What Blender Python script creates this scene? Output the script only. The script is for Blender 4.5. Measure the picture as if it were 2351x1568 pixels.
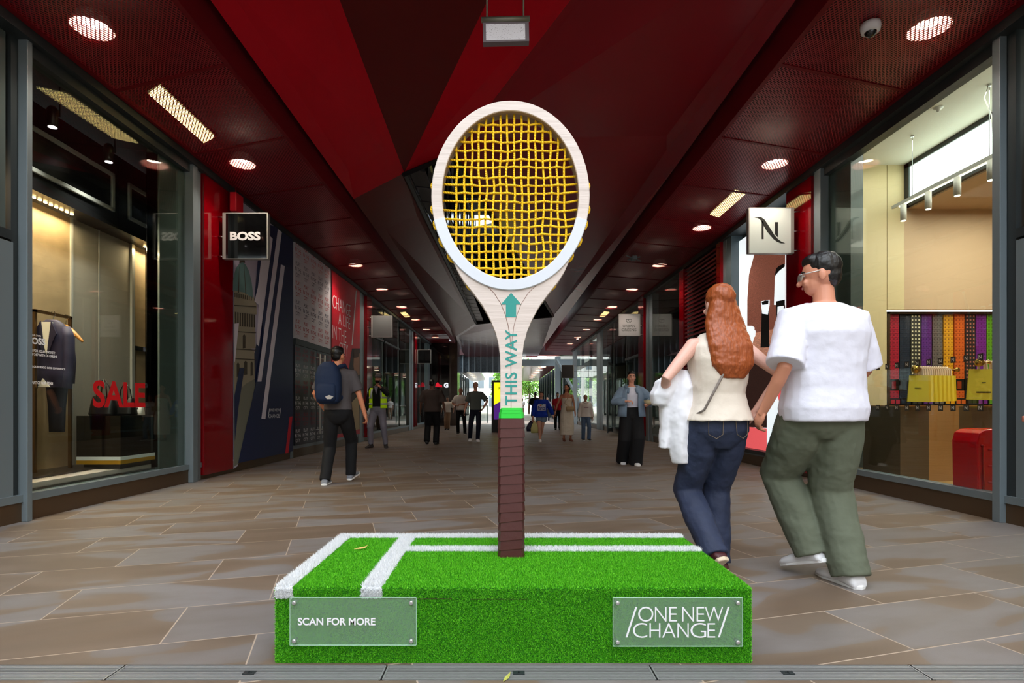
import bpy, bmesh, math, random
import numpy as np
from mathutils import Vector, Matrix, Euler, noise
random.seed(7)
sc = bpy.context.scene
for o in list(bpy.data.objects): bpy.data.objects.remove(o)

# ------------------------------------------------------------------ camera, world, exposure
F = 20.0 / 36.0 * 2351            # focal length in pixels of the 2351 px frame
PX, PY = 1155.0, 933.0            # principal point of the rectified photograph
cam_d = bpy.data.cameras.new('camera'); cam = bpy.data.objects.new('camera', cam_d)
sc.collection.objects.link(cam); sc.camera = cam
cam.location = (0, 0, 1.0); cam.rotation_euler = (math.radians(90), 0, 0)
cam_d.lens = 20; cam_d.sensor_width = 36; cam_d.clip_end = 400; cam_d.clip_start = .05
cam_d.shift_x = (1175.5 - PX) / 2351; cam_d.shift_y = (PY - 784) / 2351
w = bpy.data.worlds.new('world'); sc.world = w; w.use_nodes = True
bg = w.node_tree.nodes['Background']; bg.inputs[0].default_value = (.86, .93, 1, 1); bg.inputs[1].default_value = 4.0
sc.view_settings.view_transform = 'Standard'; sc.view_settings.look = 'None'
sc.view_settings.gamma = 1; sc.view_settings.use_curve_mapping = False
sc.view_settings.exposure = 0.42
sun_d = bpy.data.lights.new('sun', 'SUN'); sun = bpy.data.objects.new('sun', sun_d); sc.collection.objects.link(sun)
sun_d.energy = 9; sun_d.angle = .02; sun_d.color = (1, .96, .88)
sun.rotation_euler = Vector((.8, .1, -.62)).to_track_quat('-Z', 'Y').to_euler()
sc.cycles.max_bounces = 8; sc.cycles.transparent_max_bounces = 24
sc.cycles.diffuse_bounces = 5; sc.cycles.glossy_bounces = 4
sc.cycles.sample_clamp_indirect = 6
sc.cycles.use_denoising = True

# ------------------------------------------------------------------ materials
M = {}
def lin(c):
    return tuple((x/255/12.92 if x/255 <= .04045 else ((x/255+.055)/1.055)**2.4) for x in c)
def mat(name, rgb, rough=.6, metal=0, emit=0, coat=0, bump=None, spec=.5):
    """rgb is sRGB 0-255"""
    if name in M: return M[name]
    m = bpy.data.materials.new(name); m.use_nodes = True; M[name] = m
    b = m.node_tree.nodes['Principled BSDF']; c = lin(rgb) + (1,)
    b.inputs['Base Color'].default_value = c; b.inputs['Roughness'].default_value = rough
    b.inputs['Metallic'].default_value = metal; b.inputs['Coat Weight'].default_value = coat
    b.inputs['Specular IOR Level'].default_value = spec
    if emit:
        b.inputs['Emission Color'].default_value = c; b.inputs['Emission Strength'].default_value = emit
    if bump:
        sc_, st, ds = bump
        n = m.node_tree.nodes; t = n.new('ShaderNodeTexNoise'); t.inputs['Scale'].default_value = sc_
        t.inputs['Detail'].default_value = 4
        tc = n.new('ShaderNodeTexCoord'); m.node_tree.links.new(tc.outputs['Object'], t.inputs['Vector'])
        bp = n.new('ShaderNodeBump'); bp.inputs['Strength'].default_value = st; bp.inputs['Distance'].default_value = ds
        m.node_tree.links.new(t.outputs[0], bp.inputs['Height']); m.node_tree.links.new(bp.outputs[0], b.inputs['Normal'])
    return m
class NT:
    def __init__(s, m): s.m = m; s.n = m.node_tree.nodes; s.l = m.node_tree.links; s.b = s.n.get('Principled BSDF')
    def new(s, t, **k):
        x = s.n.new(t)
        for a, v in k.items():
            if a.startswith('i_'): x.inputs[int(a[2:])].default_value = v
            else: setattr(x, a, v)
        return x
    def math(s, op, a, b=None):
        x = s.n.new('ShaderNodeMath'); x.operation = op
        for i, q in enumerate((a, b)):
            if q is None: continue
            if isinstance(q, (int, float)): x.inputs[i].default_value = q
            else: s.l.new(q, x.inputs[i])
        return x.outputs[0]
    def mix(s, f, a, b):
        x = s.n.new('ShaderNodeMix'); x.data_type = 'RGBA'
        for i, q in ((0, f), (6, a), (7, b)):
            if isinstance(q, (int, float)): x.inputs[i].default_value = q
            elif isinstance(q, tuple): x.inputs[i].default_value = lin(q) + (1,)
            else: s.l.new(q, x.inputs[i])
        return x.outputs[2]
    def ramp(s, fac, stops):
        x = s.n.new('ShaderNodeValToRGB'); s.l.new(fac, x.inputs[0]); cr = x.color_ramp
        while len(cr.elements) < len(stops): cr.elements.new(.5)
        for e, (p, c) in zip(cr.elements, stops): e.position = p; e.color = lin(c) + (1,)
        return x.outputs[0]

steel = mat('grey_steel', (122, 134, 140), .45, .35)
steel_d = mat('dark_steel', (52, 58, 60), .45, .4)
chrome = mat('chrome', (190, 190, 188), .18, 1)
red_g = mat('red_glass_panel', (124, 0, 10), .06, 0, coat=.4)
red_trim = mat('red_trim', (104, 12, 22), .5, spec=.15)
ORD = 'first second third fourth fifth sixth seventh eighth ninth tenth eleventh twelfth thirteenth fourteenth fifteenth sixteenth seventeenth eighteenth nineteenth twentieth'.split()
bronze = mat('bronze_plinth', (98, 78, 58), .38, .6)
black = mat('black', (10, 10, 11), .35)
black_g = mat('black_gloss', (8, 8, 9), .08, coat=.6)
white = mat('white_paint', (225, 226, 228), .5)
blackmatte = mat('black_matte', (4, 4, 4), .9)

def glass_mat(name, tint=(238, 244, 240), rough=0.0, body=0.0, bodycol=(200, 200, 200), refl=1.0):
    m = bpy.data.materials.new(name); m.use_nodes = True; t = NT(m)
    t.n.remove(t.b); out = t.n['Material Output']
    tr = t.new('ShaderNodeBsdfTransparent'); tr.inputs[0].default_value = lin(tint) + (1,)
    gl = t.new('ShaderNodeBsdfGlossy'); gl.inputs['Roughness'].default_value = rough
    gl.inputs[0].default_value = (refl, refl, refl, 1)
    fr = t.new('ShaderNodeFresnel', i_0=1.5)
    # thin pane: front side fresnel only, same from both sides
    lw = t.new('ShaderNodeLayerWeight', i_0=.25)
    mx = t.new('ShaderNodeMixShader')
    f = t.math('ADD', t.math('MULTIPLY', t.math('POWER', lw.outputs[1], 2.2), .5), .045)
    t.l.new(f, mx.inputs[0]); t.l.new(tr.outputs[0], mx.inputs[1]); t.l.new(gl.outputs[0], mx.inputs[2])
    last = mx
    if body:
        df = t.new('ShaderNodeBsdfDiffuse'); df.inputs[0].default_value = lin(bodycol) + (1,)
        m2 = t.new('ShaderNodeMixShader'); m2.inputs[0].default_value = body
        t.l.new(mx.outputs[0], m2.inputs[1]); t.l.new(df.outputs[0], m2.inputs[2]); last = m2
    t.l.new(last.outputs[0], out.inputs[0]); M[name] = m
    return m
glass = glass_mat('shop_glass')
glass_dim = glass_mat('tinted_glass', (150, 165, 160))
acrylic = glass_mat('acrylic', (240, 250, 242), .25, .12, (205, 230, 210), refl=.3)
frost = glass_mat('frosted_film', (200, 205, 190), .4, .5, (120, 120, 112))

def stone_mat():
    m = mat('sandstone_paving', (140, 126, 118), .5); t = NT(m)
    tc = t.new('ShaderNodeTexCoord'); mp = t.new('ShaderNodeMapping'); t.l.new(tc.outputs['Object'], mp.inputs[0])
    mp.inputs['Rotation'].default_value = (0, 0, math.radians(-16)); mp.inputs['Location'].default_value = (.35, .06, 0)
    br = t.new('ShaderNodeTexBrick'); t.l.new(mp.outputs[0], br.inputs['Vector'])
    br.inputs['Color1'].default_value = (0, 0, 0, 1); br.inputs['Color2'].default_value = (1, 1, 1, 1)
    br.inputs['Mortar'].default_value = (.5, .5, .5, 1)
    br.inputs['Scale'].default_value = 1; br.inputs['Mortar Size'].default_value = .0035
    br.inputs['Mortar Smooth'].default_value = .3
    br.inputs['Brick Width'].default_value = 1.0; br.inputs['Row Height'].default_value = .46; br.offset = .38
    rnd = t.new('ShaderNodeSeparateColor'); t.l.new(br.outputs['Color'], rnd.inputs[0])
    # big natural patches, shifted per slab so that they break at the joints
    cmb = t.new('ShaderNodeCombineXYZ'); t.l.new(t.math('MULTIPLY', rnd.outputs[0], 40), cmb.inputs[2])
    add = t.new('ShaderNodeVectorMath', operation='ADD'); t.l.new(mp.outputs[0], add.inputs[0]); t.l.new(cmb.outputs[0], add.inputs[1])
    sc2 = t.new('ShaderNodeMapping'); sc2.inputs['Scale'].default_value = (.8, 1.9, 1); t.l.new(add.outputs[0], sc2.inputs[0])
    n1 = t.new('ShaderNodeTexNoise'); t.l.new(sc2.outputs[0], n1.inputs['Vector']); n1.inputs['Scale'].default_value = .9; n1.inputs['Detail'].default_value = 1.5
    n1.inputs['Distortion'].default_value = 1.2
    patch = t.ramp(n1.outputs[0], [(.44, (128, 122, 121)), (.5, (122, 114, 110)), (.512, (122, 104, 88)), (.66, (108, 88, 70))])
    n2 = t.new('ShaderNodeTexNoise'); t.l.new(sc2.outputs[0], n2.inputs['Vector']); n2.inputs['Scale'].default_value = 5; n2.inputs['Detail'].default_value = 8
    vein = t.mix(t.math('MULTIPLY', t.math('SUBTRACT', n2.outputs[0], .4), .9), patch, (96, 84, 74))
    tone = t.mix(t.math('MULTIPLY', rnd.outputs[0], .35), vein, (104, 92, 80))
    n3 = t.new('ShaderNodeTexNoise'); t.l.new(tc.outputs['Object'], n3.inputs['Vector']); n3.inputs['Scale'].default_value = 220
    fine = t.mix(t.math('MULTIPLY', n3.outputs[0], .25), tone, (70, 62, 58))
    col = t.mix(br.outputs['Fac'], fine, (176, 156, 138))
    t.l.new(col, t.b.inputs['Base Color'])
    bp = t.new('ShaderNodeBump'); bp.inputs['Strength'].default_value = .12; bp.inputs['Distance'].default_value = .004
    t.l.new(n2.outputs[0], bp.inputs['Height']); t.l.new(bp.outputs[0], t.b.inputs['Normal'])
    return m
stone = stone_mat()

def mesh_mat():
    """red expanded metal with open diamonds"""
    m = mat('red_expanded_metal', (150, 24, 38), .35, .1); t = NT(m)
    tc = t.new('ShaderNodeTexCoord'); sp = t.new('ShaderNodeSeparateXYZ'); t.l.new(tc.outputs['Object'], sp.inputs[0])
    u = t.math('MULTIPLY', sp.outputs[0], math.pi / .038); v = t.math('MULTIPLY', sp.outputs[1], math.pi / .056)
    a = t.math('ABSOLUTE', t.math('SINE', t.math('ADD', u, v))); b = t.math('ABSOLUTE', t.math('SINE', t.math('SUBTRACT', u, v)))
    k = t.math('GREATER_THAN', t.math('MINIMUM', a, b), .42)       # 1 inside a hole
    hole = t.math('SUBTRACT', 1, t.math('MULTIPLY', k, .93))
    t.l.new(hole, t.b.inputs['Alpha'])
    return m
mesh_m = mesh_mat()

def streak_mat(name, rgb, rough, scale=(1, 14, 1), amt=.25, spec=.5, metal=0, c2=None):
    m = mat(name, rgb, rough, metal, spec=spec); t = NT(m)
    tc = t.new('ShaderNodeTexCoord'); mp = t.new('ShaderNodeMapping'); mp.inputs['Scale'].default_value = scale
    t.l.new(tc.outputs['Object'], mp.inputs[0]); n = t.new('ShaderNodeTexNoise'); n.inputs['Scale'].default_value = 3; n.inputs['Detail'].default_value = 5
    t.l.new(mp.outputs[0], n.inputs['Vector'])
    c2 = c2 or tuple(x * .7 for x in rgb)
    t.l.new(t.mix(t.math('MULTIPLY', n.outputs[0], amt * 2), rgb, c2), t.b.inputs['Base Color'])
    bp = t.new('ShaderNodeBump'); bp.inputs['Strength'].default_value = .25; bp.inputs['Distance'].default_value = .02
    t.l.new(n.outputs[0], bp.inputs['Height']); t.l.new(bp.outputs[0], t.b.inputs['Normal'])
    return m
soff_a = streak_mat('maroon_soffit', (142, 28, 40), .22, (.5, .5, 1), .1, spec=.3)
soff_b = streak_mat('lit_red_soffit', (194, 4, 32), .5, (.5, .5, 1), .1, spec=.2)  # brighter red, partly the light on these slopes put into the colour
soff_c = streak_mat('shaded_maroon_soffit', (100, 26, 28), .3, (.5, .5, 1), .1, spec=.22)  # darker red, partly shade of the facets turned from the light
soff_m = streak_mat('mirror_maroon_soffit', (84, 34, 40), .14, (.3, 2, 1), .1, metal=.35)

# ------------------------------------------------------------------ mesh builder
class MB:
    def __init__(s): s.v = []; s.f = []; s.m = []; s.mi = 0
    def add(s, vs, fs, mi=None):
        b = len(s.v); s.v += [tuple(p) for p in vs]; mi = s.mi if mi is None else mi
        for f in fs: s.f.append(tuple(i + b for i in f)); s.m.append(mi)
        return s
    def box(s, x0, x1, y0, y1, z0, z1, mi=None, fn=None):
        x0, x1 = min(x0, x1), max(x0, x1); y0, y1 = min(y0, y1), max(y0, y1); z0, z1 = min(z0, z1), max(z0, z1)
        vs = [(x, y, z) for z in (z0, z1) for y in (y0, y1) for x in (x0, x1)]
        if fn: vs = [fn(*p) for p in vs]
        return s.add(vs, [(0, 2, 3, 1), (4, 5, 7, 6), (0, 1, 5, 4), (2, 6, 7, 3), (0, 4, 6, 2), (1, 3, 7, 5)], mi)
    def prism(s, pts, off, mi=None):
        n = len(pts); off = Vector(off); vs = [tuple(p) for p in pts] + [tuple(Vector(p) + off) for p in pts]
        return s.add(vs, [tuple(range(n))[::-1], tuple(range(n, 2 * n))] + [(i, (i + 1) % n, n + (i + 1) % n, n + i) for i in range(n)], mi)
    def loft(s, rings, mi=None, cap=True):
        n = len(rings[0]); b = []
        for r in rings: b += [tuple(p) for p in r]
        fs = []
        for k in range(len(rings) - 1):
            for i in range(n):
                j = (i + 1) % n; fs.append((k * n + i, k * n + j, (k + 1) * n + j, (k + 1) * n + i))
        if cap: fs.append(tuple(range(n))[::-1]); fs.append(tuple((len(rings) - 1) * n + i for i in range(n)))
        return s.add(b, fs, mi)
    def tube(s, pts, r, seg=8, mi=None, round_=False, flat=1.0):
        pts = [Vector(p) for p in pts]; n = len(pts)
        rs = list(r) if hasattr(r, '__len__') else [r] * n
        if round_:   # rounded ends
            d0 = (pts[0] - pts[1]).normalized(); d1 = (pts[-1] - pts[-2]).normalized()
            a, ra, b, rb = pts[0], rs[0], pts[-1], rs[-1]
            pre = [(a + d0 * ra * math.sin(t), ra * math.cos(t)) for t in (1.45, 1.0, .5)]
            post = [(b + d1 * rb * math.sin(t), rb * math.cos(t)) for t in (.5, 1.0, 1.45)]
            pts = [p for p, _ in pre] + pts + [p for p, _ in post]; rs = [q for _, q in pre] + rs + [q for _, q in post]; n = len(pts)
        t0 = (pts[1] - pts[0]).normalized(); up = Vector((0, 0, 1)) if abs(t0.z) < .9 else Vector((0, 1, 0))
        u = t0.cross(up).normalized(); rings = []
        for i in range(n):
            t = (pts[min(i + 1, n - 1)] - pts[max(i - 1, 0)]).normalized()
            u = (u - t * u.dot(t)).normalized(); v = t.cross(u)
            rings.append([pts[i] + (u * math.cos(a) + v * math.sin(a) * flat) * rs[i] for a in [2 * math.pi * k / seg for k in range(seg)]])
        return s.loft(rings, mi)
    def ell(s, c, r, seg=16, rot=None, mi=None, cut=None):
        c = Vector(c); rings = []; nr = seg // 2
        for k in range(nr + 1):
            ph = -math.pi / 2 + math.pi * k / nr; ph = max(-1.52, min(1.52, ph))
            ring = []
            for i in range(seg):
                a = 2 * math.pi * i / seg; p = Vector((r[0] * math.cos(ph) * math.cos(a), r[1] * math.cos(ph) * math.sin(a), r[2] * math.sin(ph)))
                if rot is not None: p = rot @ p
                ring.append(c + p)
            rings.append(ring)
        return s.loft(rings, mi)
    def lathe(s, prof, c=(0, 0, 0), seg=24, axis='z', mi=None, cap=True):
        rings = []
        for r, h in prof:
            ring = []
            for i in range(seg):
                a = 2 * math.pi * i / seg; x, y = r * math.cos(a), r * math.sin(a)
                p = (x, y, h) if axis == 'z' else ((x, -h, y) if axis == 'y' else (h, x, y))
                ring.append((c[0] + p[0], c[1] + p[1], c[2] + p[2]))
            rings.append(ring)
        return s.loft(rings, mi, cap)
    def obj(s, name, mats, parent=None, smooth=False, bevel=0, fixn=True):
        me = bpy.data.meshes.new(name); me.from_pydata(s.v, [], s.f)
        for m_ in (mats if isinstance(mats, (list, tuple)) else [mats]): me.materials.append(m_)
        me.polygons.foreach_set('material_index', s.m)
        if fixn:
            bm = bmesh.new(); bm.from_mesh(me); bmesh.ops.recalc_face_normals(bm, faces=bm.faces); bm.to_mesh(me); bm.free()
        if smooth: me.polygons.foreach_set('use_smooth', [True] * len(me.polygons))
        me.update()
        o = bpy.data.objects.new(name, me); sc.collection.objects.link(o)
        if parent: o.parent = parent; o.matrix_parent_inverse = Matrix.Identity(4); o.location = (0, 0, 0)
        if parent: o.matrix_local = parent_inv(parent)
        if bevel:
            b = o.modifiers.new('bevel', 'BEVEL'); b.width = bevel; b.segments = 2; b.limit_method = 'ANGLE'
        return o
def wmat(p):
    m = p.matrix_basis.copy()
    while p.parent: p = p.parent; m = p.matrix_basis @ m
    return m
def parent_inv(p): return wmat(p).inverted()      # geometry is given in world coordinates
def tag(o, label, cat, group=None, kind=None):
    o['label'] = label; o['category'] = cat
    if group: o['group'] = group
    if kind: o['kind'] = kind
    return o
def empty(name, loc=(0, 0, 0), rz=0):
    o = bpy.data.objects.new(name, None); sc.collection.objects.link(o); o.location = loc; o.rotation_euler = (0, 0, rz); o.empty_display_size = .2
    return o
def thing(name, label, cat, loc=(0, 0, 0), rz=0, group=None): return tag(empty(name, loc, rz), label, cat, group)
def struct(name, loc=(0, 0, 0)): o = empty(name, loc); o['kind'] = 'structure'; return o
def copy_tree(o, parent=None):
    c = o.copy(); sc.collection.objects.link(c); c.parent = parent
    for ch in list(o.children): copy_tree(ch, c)
    return c

_dg = {}
def text_mesh(s, bold=0.0, spacing=1.0, thick=0.0):
    """text converted to plain vertices/faces, normalised to start at x=0,y=0; returns (verts, faces, width, height)"""
    key = (s, bold, spacing, thick)
    if key in _dg: return _dg[key]
    c = bpy.data.curves.new('t', 'FONT'); c.body = s; c.size = 1; c.offset = bold; c.space_character = spacing; c.extrude = thick; c.resolution_u = 4
    o = bpy.data.objects.new('t', c); sc.collection.objects.link(o)
    me = bpy.data.meshes.new_from_object(o.evaluated_get(bpy.context.evaluated_depsgraph_get()))
    v = np.array([tuple(p.co) for p in me.vertices]); f = [tuple(p.vertices) for p in me.polygons]
    bpy.data.objects.remove(o); bpy.data.curves.remove(c); bpy.data.meshes.remove(me)
    v[:, 0] -= v[:, 0].min(); v[:, 1] -= v[:, 1].min()
    _dg[key] = (v, f, v[:, 0].max(), v[:, 1].max()); return _dg[key]
def put_text(mb, s, org, right, up, w_=None, h_=None, bold=0.0, spacing=1.0, mi=None):
    """fit the text into width w_ and height h_ with its lower left corner at org"""
    v, f, W, H = text_mesh(s, bold, spacing); org, right, up = Vector(org), Vector(right), Vector(up)
    sy = (h_ / H) if h_ else w_ / W
    sx = (w_ / W) if w_ else sy
    mb.add([org + right * (p[0] * sx) + up * (p[1] * sy) for p in v], f, mi)

# ------------------------------------------------------------------ wall frames (the two shop fronts converge slightly)
def XL(y): return -4.2 + .0155 * y
def XR(y): return 4.303 - .0073 * y
def Lf(o, y, z): return (XL(y) + o, y, z)         # o > 0 towards the walkway
def Rf(o, y, z): return (XR(y) - o, y, z)
def yL(px): return 4.2 / (.0155 + (PX - px) / F)
def yR(px): return 4.303 / ((px - PX) / F + .0073)
def zz(py, d): return 1 + (PY - py) * d / F
def xx(px, d): return (px - PX) * d / F
def P(px, py, d): return (xx(px, d), d, zz(py, d))
def LP(px, py, o=0): y = yL(px); return (XL(y) + o, y, zz(py, y))
def RP(px, py, o=0): y = yR(px); return (XR(y) - o, y, zz(py, y))
ZC = 4.28
# ================================================================== floor
mb = MB(); mb.box(-40, 40, -14, 2.075, -.2, 0); mb.box(-40, 40, 2.205, 110, -.2, 0)
mb.box(-40, -2.52, 2.075, 2.205, -.2, 0); mb.box(2.52, 40, 2.075, 2.205, -.2, 0); mb.box(-2.6, 2.6, 2.0, 2.3, -.3, -.08)
fl = mb.obj('floor', stone); fl['kind'] = 'structure'

# drain gratings
grate_m = mat('galvanised_grating', (140, 140, 140), .4, .3)
for k, (xa, xb) in enumerate(((-2.5, -1.462), (-1.456, -.45), (-.444, .562), (.568, 1.57), (1.576, 2.5))):
    nm = ['grating under the left side of the frame, farthest left', 'grating left of the turf plinth front', 'grating under the scan sign side of the turf plinth',
          'grating in front of the middle right of the plinth', 'grating at the far right of the row'][k]
    g = thing('drain_grating', 'slotted grey metal drain ' + nm, 'drain grating', ((xa + xb) / 2, 2.14, 0), 0, 'drain gratings in a row')
    mb = MB(); mb.box(xa, xb, 2.077, 2.083, -.03, 0); mb.box(xa, xb, 2.197, 2.203, -.03, 0)
    mb.box(xa, xa + .006, 2.077, 2.203, -.03, 0); mb.box(xb - .006, xb, 2.077, 2.203, -.03, 0); mb.obj('grate_frame', grate_m, g)
    mb = MB()
    for i in range(9): mb.box(xa, xb, 2.0885 + i * .0125, 2.0945 + i * .0125, -.03, -.001)
    mb.obj('slats', grate_m, g)
    for fx in ((.36,), (.36,), (.3,), (.3,), (.4,))[k]:
        cx = xa + (xb - xa) * fx; c2 = xa + (xb - xa) * .5
        mb = MB(); mb.box(c2 - .022, c2 + .022, 2.122, 2.15, -.02, .0015)
        mb.lathe([(.009, .0015), (.009, .003), (.004, .003), (.004, .0015)], (c2, 2.136, 0), 14); mb.obj('lock_plate', steel_d, g)
dm = mat('drain_channel', (25, 26, 28), .7)
mb = MB(); mb.box(-2.5, 2.5, 2.078, 2.202, -.078, -.06); o = mb.obj('trim_1', dm); o['kind'] = 'structure'

# ================================================================== ceiling
ceil = struct('ceiling')
mats_c = [soff_a, soff_b, soff_c, soff_m]
def CP(px, py, z): d = (z - 1) * F / (PY - py); return (xx(px, d), d, z)
def at(x, y, z): return (x, y, z)
A = CP(928, 397, 4.8); B = CP(1040, 350, 4.8); C_ = CP(1270, 725, 4.62); D = CP(1093, 742, 4.62)
E = at(-2.52, 9.6, 4.5); F0 = at(-2.52, 3.7, 4.5); Fp = at(-2.5, 28.5, 4.42)
T1 = CP(668, -300, 4.98); T2 = CP(1265, -300, 5.0); T3 = CP(1541, -300, 4.85); R0 = at(2.52, 3.7, 4.5)
S1 = at(2.52, 8.2, 4.5); Rp = at(2.3, 33.5, 4.42)
mid = CP(1530, 345, 4.72)
def facet(pts, m_, nm='soffit_panel'):
    mb = MB(); mb.prism(pts, (0, 0, .03)); return mb.obj(nm, m_, ceil)
facet([F0, T1, A, E], soff_b); facet([T1, T2, A], soff_c); facet([T2, T3, B, A], soff_b)
facet([T3, R0, S1, mid, B], soff_a); facet([B, mid, S1, Rp, C_], soff_a); facet([E, A, D, Fp], soff_c)
facet([D, C_, Rp, at(2.3, 38, 4.3), at(-2.5, 38, 4.3), Fp], soff_m)
# opening: dark lining and a well with glazed sides up to the sky
def vwall(p, q, h, m_, nm, t=.05):
    p, q = Vector(p), Vector(q); n = (q - p).cross(Vector((0, 0, 1))).normalized() * t
    mb = MB(); mb.prism([p, q, q + Vector((0, 0, h)), p + Vector((0, 0, h))], n); return mb.obj(nm, m_, ceil)
lining = mat('dark_well_lining', (26, 20, 18), .25)
wellg = streak_mat('well_dark_glass', (92, 94, 98), .1, (.2, .2, 6), .3)
vwall(A, D, 4.2, wellg, 'well_glass_side'); vwall(C_, B, 4.2, lining, 'well_side'); vwall(B, A, 4.2, lining, 'well_side'); vwall(D, C_, 4.2, lining, 'well_side')
mb = MB()
for k in range(1, 16):
    t = k / 16; p = Vector(A).lerp(Vector(D), t); mb.tube([p + Vector((.06, 0, .02)), p + Vector((.06, 0, 4.2))], .02, 6)
for z in (1.2, 2.4, 3.5): mb.tube([Vector(A) + Vector((.06, 0, z)), Vector(D) + Vector((.06, 0, z))], .03, 6)
mb.obj('well_mullions', chrome, ceil)
mb = MB(); 
for (p, q) in ((A, D), (D, C_), (C_, B), (B, A)): mb.tube([Vector(p) - Vector((0, 0, .02)), Vector(q) - Vector((0, 0, .02))], .045, 4)
mb.obj('well_edge_trim', black, ceil)
# grey louvred margin strip inside the opening
strip_m = mat('well_grey_panels', (72, 72, 76), .3, .3)
mb = MB()
for k in range(22):
    t0, t1 = k / 22 + .002, (k + 1) / 22 - .002
    a, b = Vector(A).lerp(Vector(D), t0), Vector(A).lerp(Vector(D), t1); w0 = Vector((.34, 0, .03))
    mb.prism([a + Vector((.06, 0, .06)), b + Vector((.06, 0, .06)), b + w0, a + w0], (0, 0, .02))
mb.obj('well_margin_panels', strip_m, ceil)
# bridge across the well, high up
mb = MB(); mb.box(-2.2, 2.2, 14.5, 18.0, 7.6, 7.8); mb.box(-2.2, 2.2, 14.4, 14.5, 7.6, 8.5); mb.obj('well_bridge', lining, ceil)

# mesh side ceilings
def mesh_side(name, xo, xi, y0, y1, off, step=1.48):
    y = y0; k = 0
    while y < y1 - .1:
        e = min(4.44 + step * k, y1); k += 1; mb = MB()
        sl = .47; ya_, yb_ = max(y - sl, y0), (e - sl if e < y1 else y1)
        vs = [(xo(y), y, ZC), (xi(ya_), ya_, ZC), (xi(yb_), yb_, ZC), (xo(e), e, ZC)]
        mb.prism(vs, (0, 0, .004)); o = mb.obj('mesh_panel', mesh_m, ceil); 
        mb = MB(); mb.prism([(xo(e), e - .02, ZC - .008), (xi(yb_), yb_ - .02, ZC - .008), (xi(yb_), yb_ + .02, ZC - .008), (xo(e), e + .02, ZC - .008)], (0, 0, .012))
        mb.obj('panel_joint', red_trim, ceil)
        y = e
XLi = lambda y: -2.675 + .005 * y
XRi = lambda y: 2.675 - .0045 * y
mesh_side('l', lambda y: XL(y) + .06, XLi, 3.72, 29.4, 0)
mesh_side('r', lambda y: XR(y) - .06, XRi, 3.72, 33.4, 0)
mb = MB()
for (xi, y1, s) in ((XLi, 29.4, 1), (XRi, 33.4, -1)):
    mb.prism([(xi(3.72), 3.72, ZC - .03), (xi(3.72) + s * .05, 3.72, ZC - .03), (xi(y1) + s * .05, y1, ZC - .03), (xi(y1), y1, ZC - .03)], (0, 0, .5))
mb.obj('inner_fascia', red_trim, ceil)
mb = MB()
for (xo, y1, s) in ((XL, 29.4, 1), (XR, 33.4, -1)):
    mb.prism([(xo(3.72) + s * .045, 3.72, ZC - .015), (xo(3.72) + s * .085, 3.72, ZC - .015), (xo(y1) + s * .085, y1, ZC - .015), (xo(y1) + s * .045, y1, ZC - .015)], (0, 0, .05))
mb.obj('outer_trim', red_trim, ceil)
# black void above the mesh and roof
void = mat('ceiling_void', (22, 10, 12), .85)
mb = MB()
mb.box(-4.6, -2.6, 3.7, 29.4, ZC + .45, ZC + .5); mb.box(2.6, 4.7, 3.7, 33.4, ZC + .45, ZC + .5)
mb.box(-4.6, 4.7, 3.65, 3.72, ZC + .02, ZC + .5)
mb.obj('void_lining', void, ceil)
mb = MB(); mb.box(-14, -1.7, 3.3, 30.6, 8.9, 9.2); mb.box(2.2, 14, 3.3, 34.5, 8.9, 9.2); mb.box(-1.7, 2.2, 3.3, 23.5, 8.9, 9.2); mb.box(-1.7, 2.2, 30, 30.6, 8.9, 9.2)
mb.box(-14, 14, 3.3, 3.4, 5.05, 14)
mb.box(-14, -1.75, 3.4, 30.6, 5.2, 5.3); mb.box(2.2, 14, 3.4, 34.5, 5.2, 5.3); mb.box(-1.8, 2.3, 3.4, 6.6, 5.2, 5.3); mb.box(-1.8, 2.3, 26, 38, 5.2, 5.3)
mb.obj('unseen_roof_slab', mat('concrete', (120, 118, 115), .8), ceil)  # unseen slabs over the ceiling, put in to stop daylight leaking through
op = bpy.data.materials.new('opal_glazing'); op.use_nodes = True; t = NT(op); t.n.remove(t.b); a_ = t.new('ShaderNodeBsdfTranslucent'); a_.inputs[0].default_value = (.7, .75, .8, 1); t.l.new(a_.outputs[0], t.n['Material Output'].inputs[0])
mb = MB(); mb.box(-1.7, 2.2, 23.5, 30, 9.0, 9.02); mb.obj('opal_rooflight', op, ceil)
# unseen building masses round the camera, added to block sun and dim reflections
street = struct('wall_2', (0, -14, 0)); brick = mat('street_stone', (150, 142, 130), .8)
for x0, x1, y0, y1, h in ((-26, -6.5, -16, 3.3, 12.5), (6.5, 26, -16, 3.3, 12.5), (-26, 26, -24, -18, 9)):
    mb = MB(); mb.box(x0, x1, y0, y1, 0, h); mb.obj('unseen_street_block', brick, street)
for sg in (-1, 1):
    mb = MB(); mb.box(sg * 4.3, sg * 6.5, 1.5, 1.7, 0, 12); mb.obj('unseen_street_return', brick, street)

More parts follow.
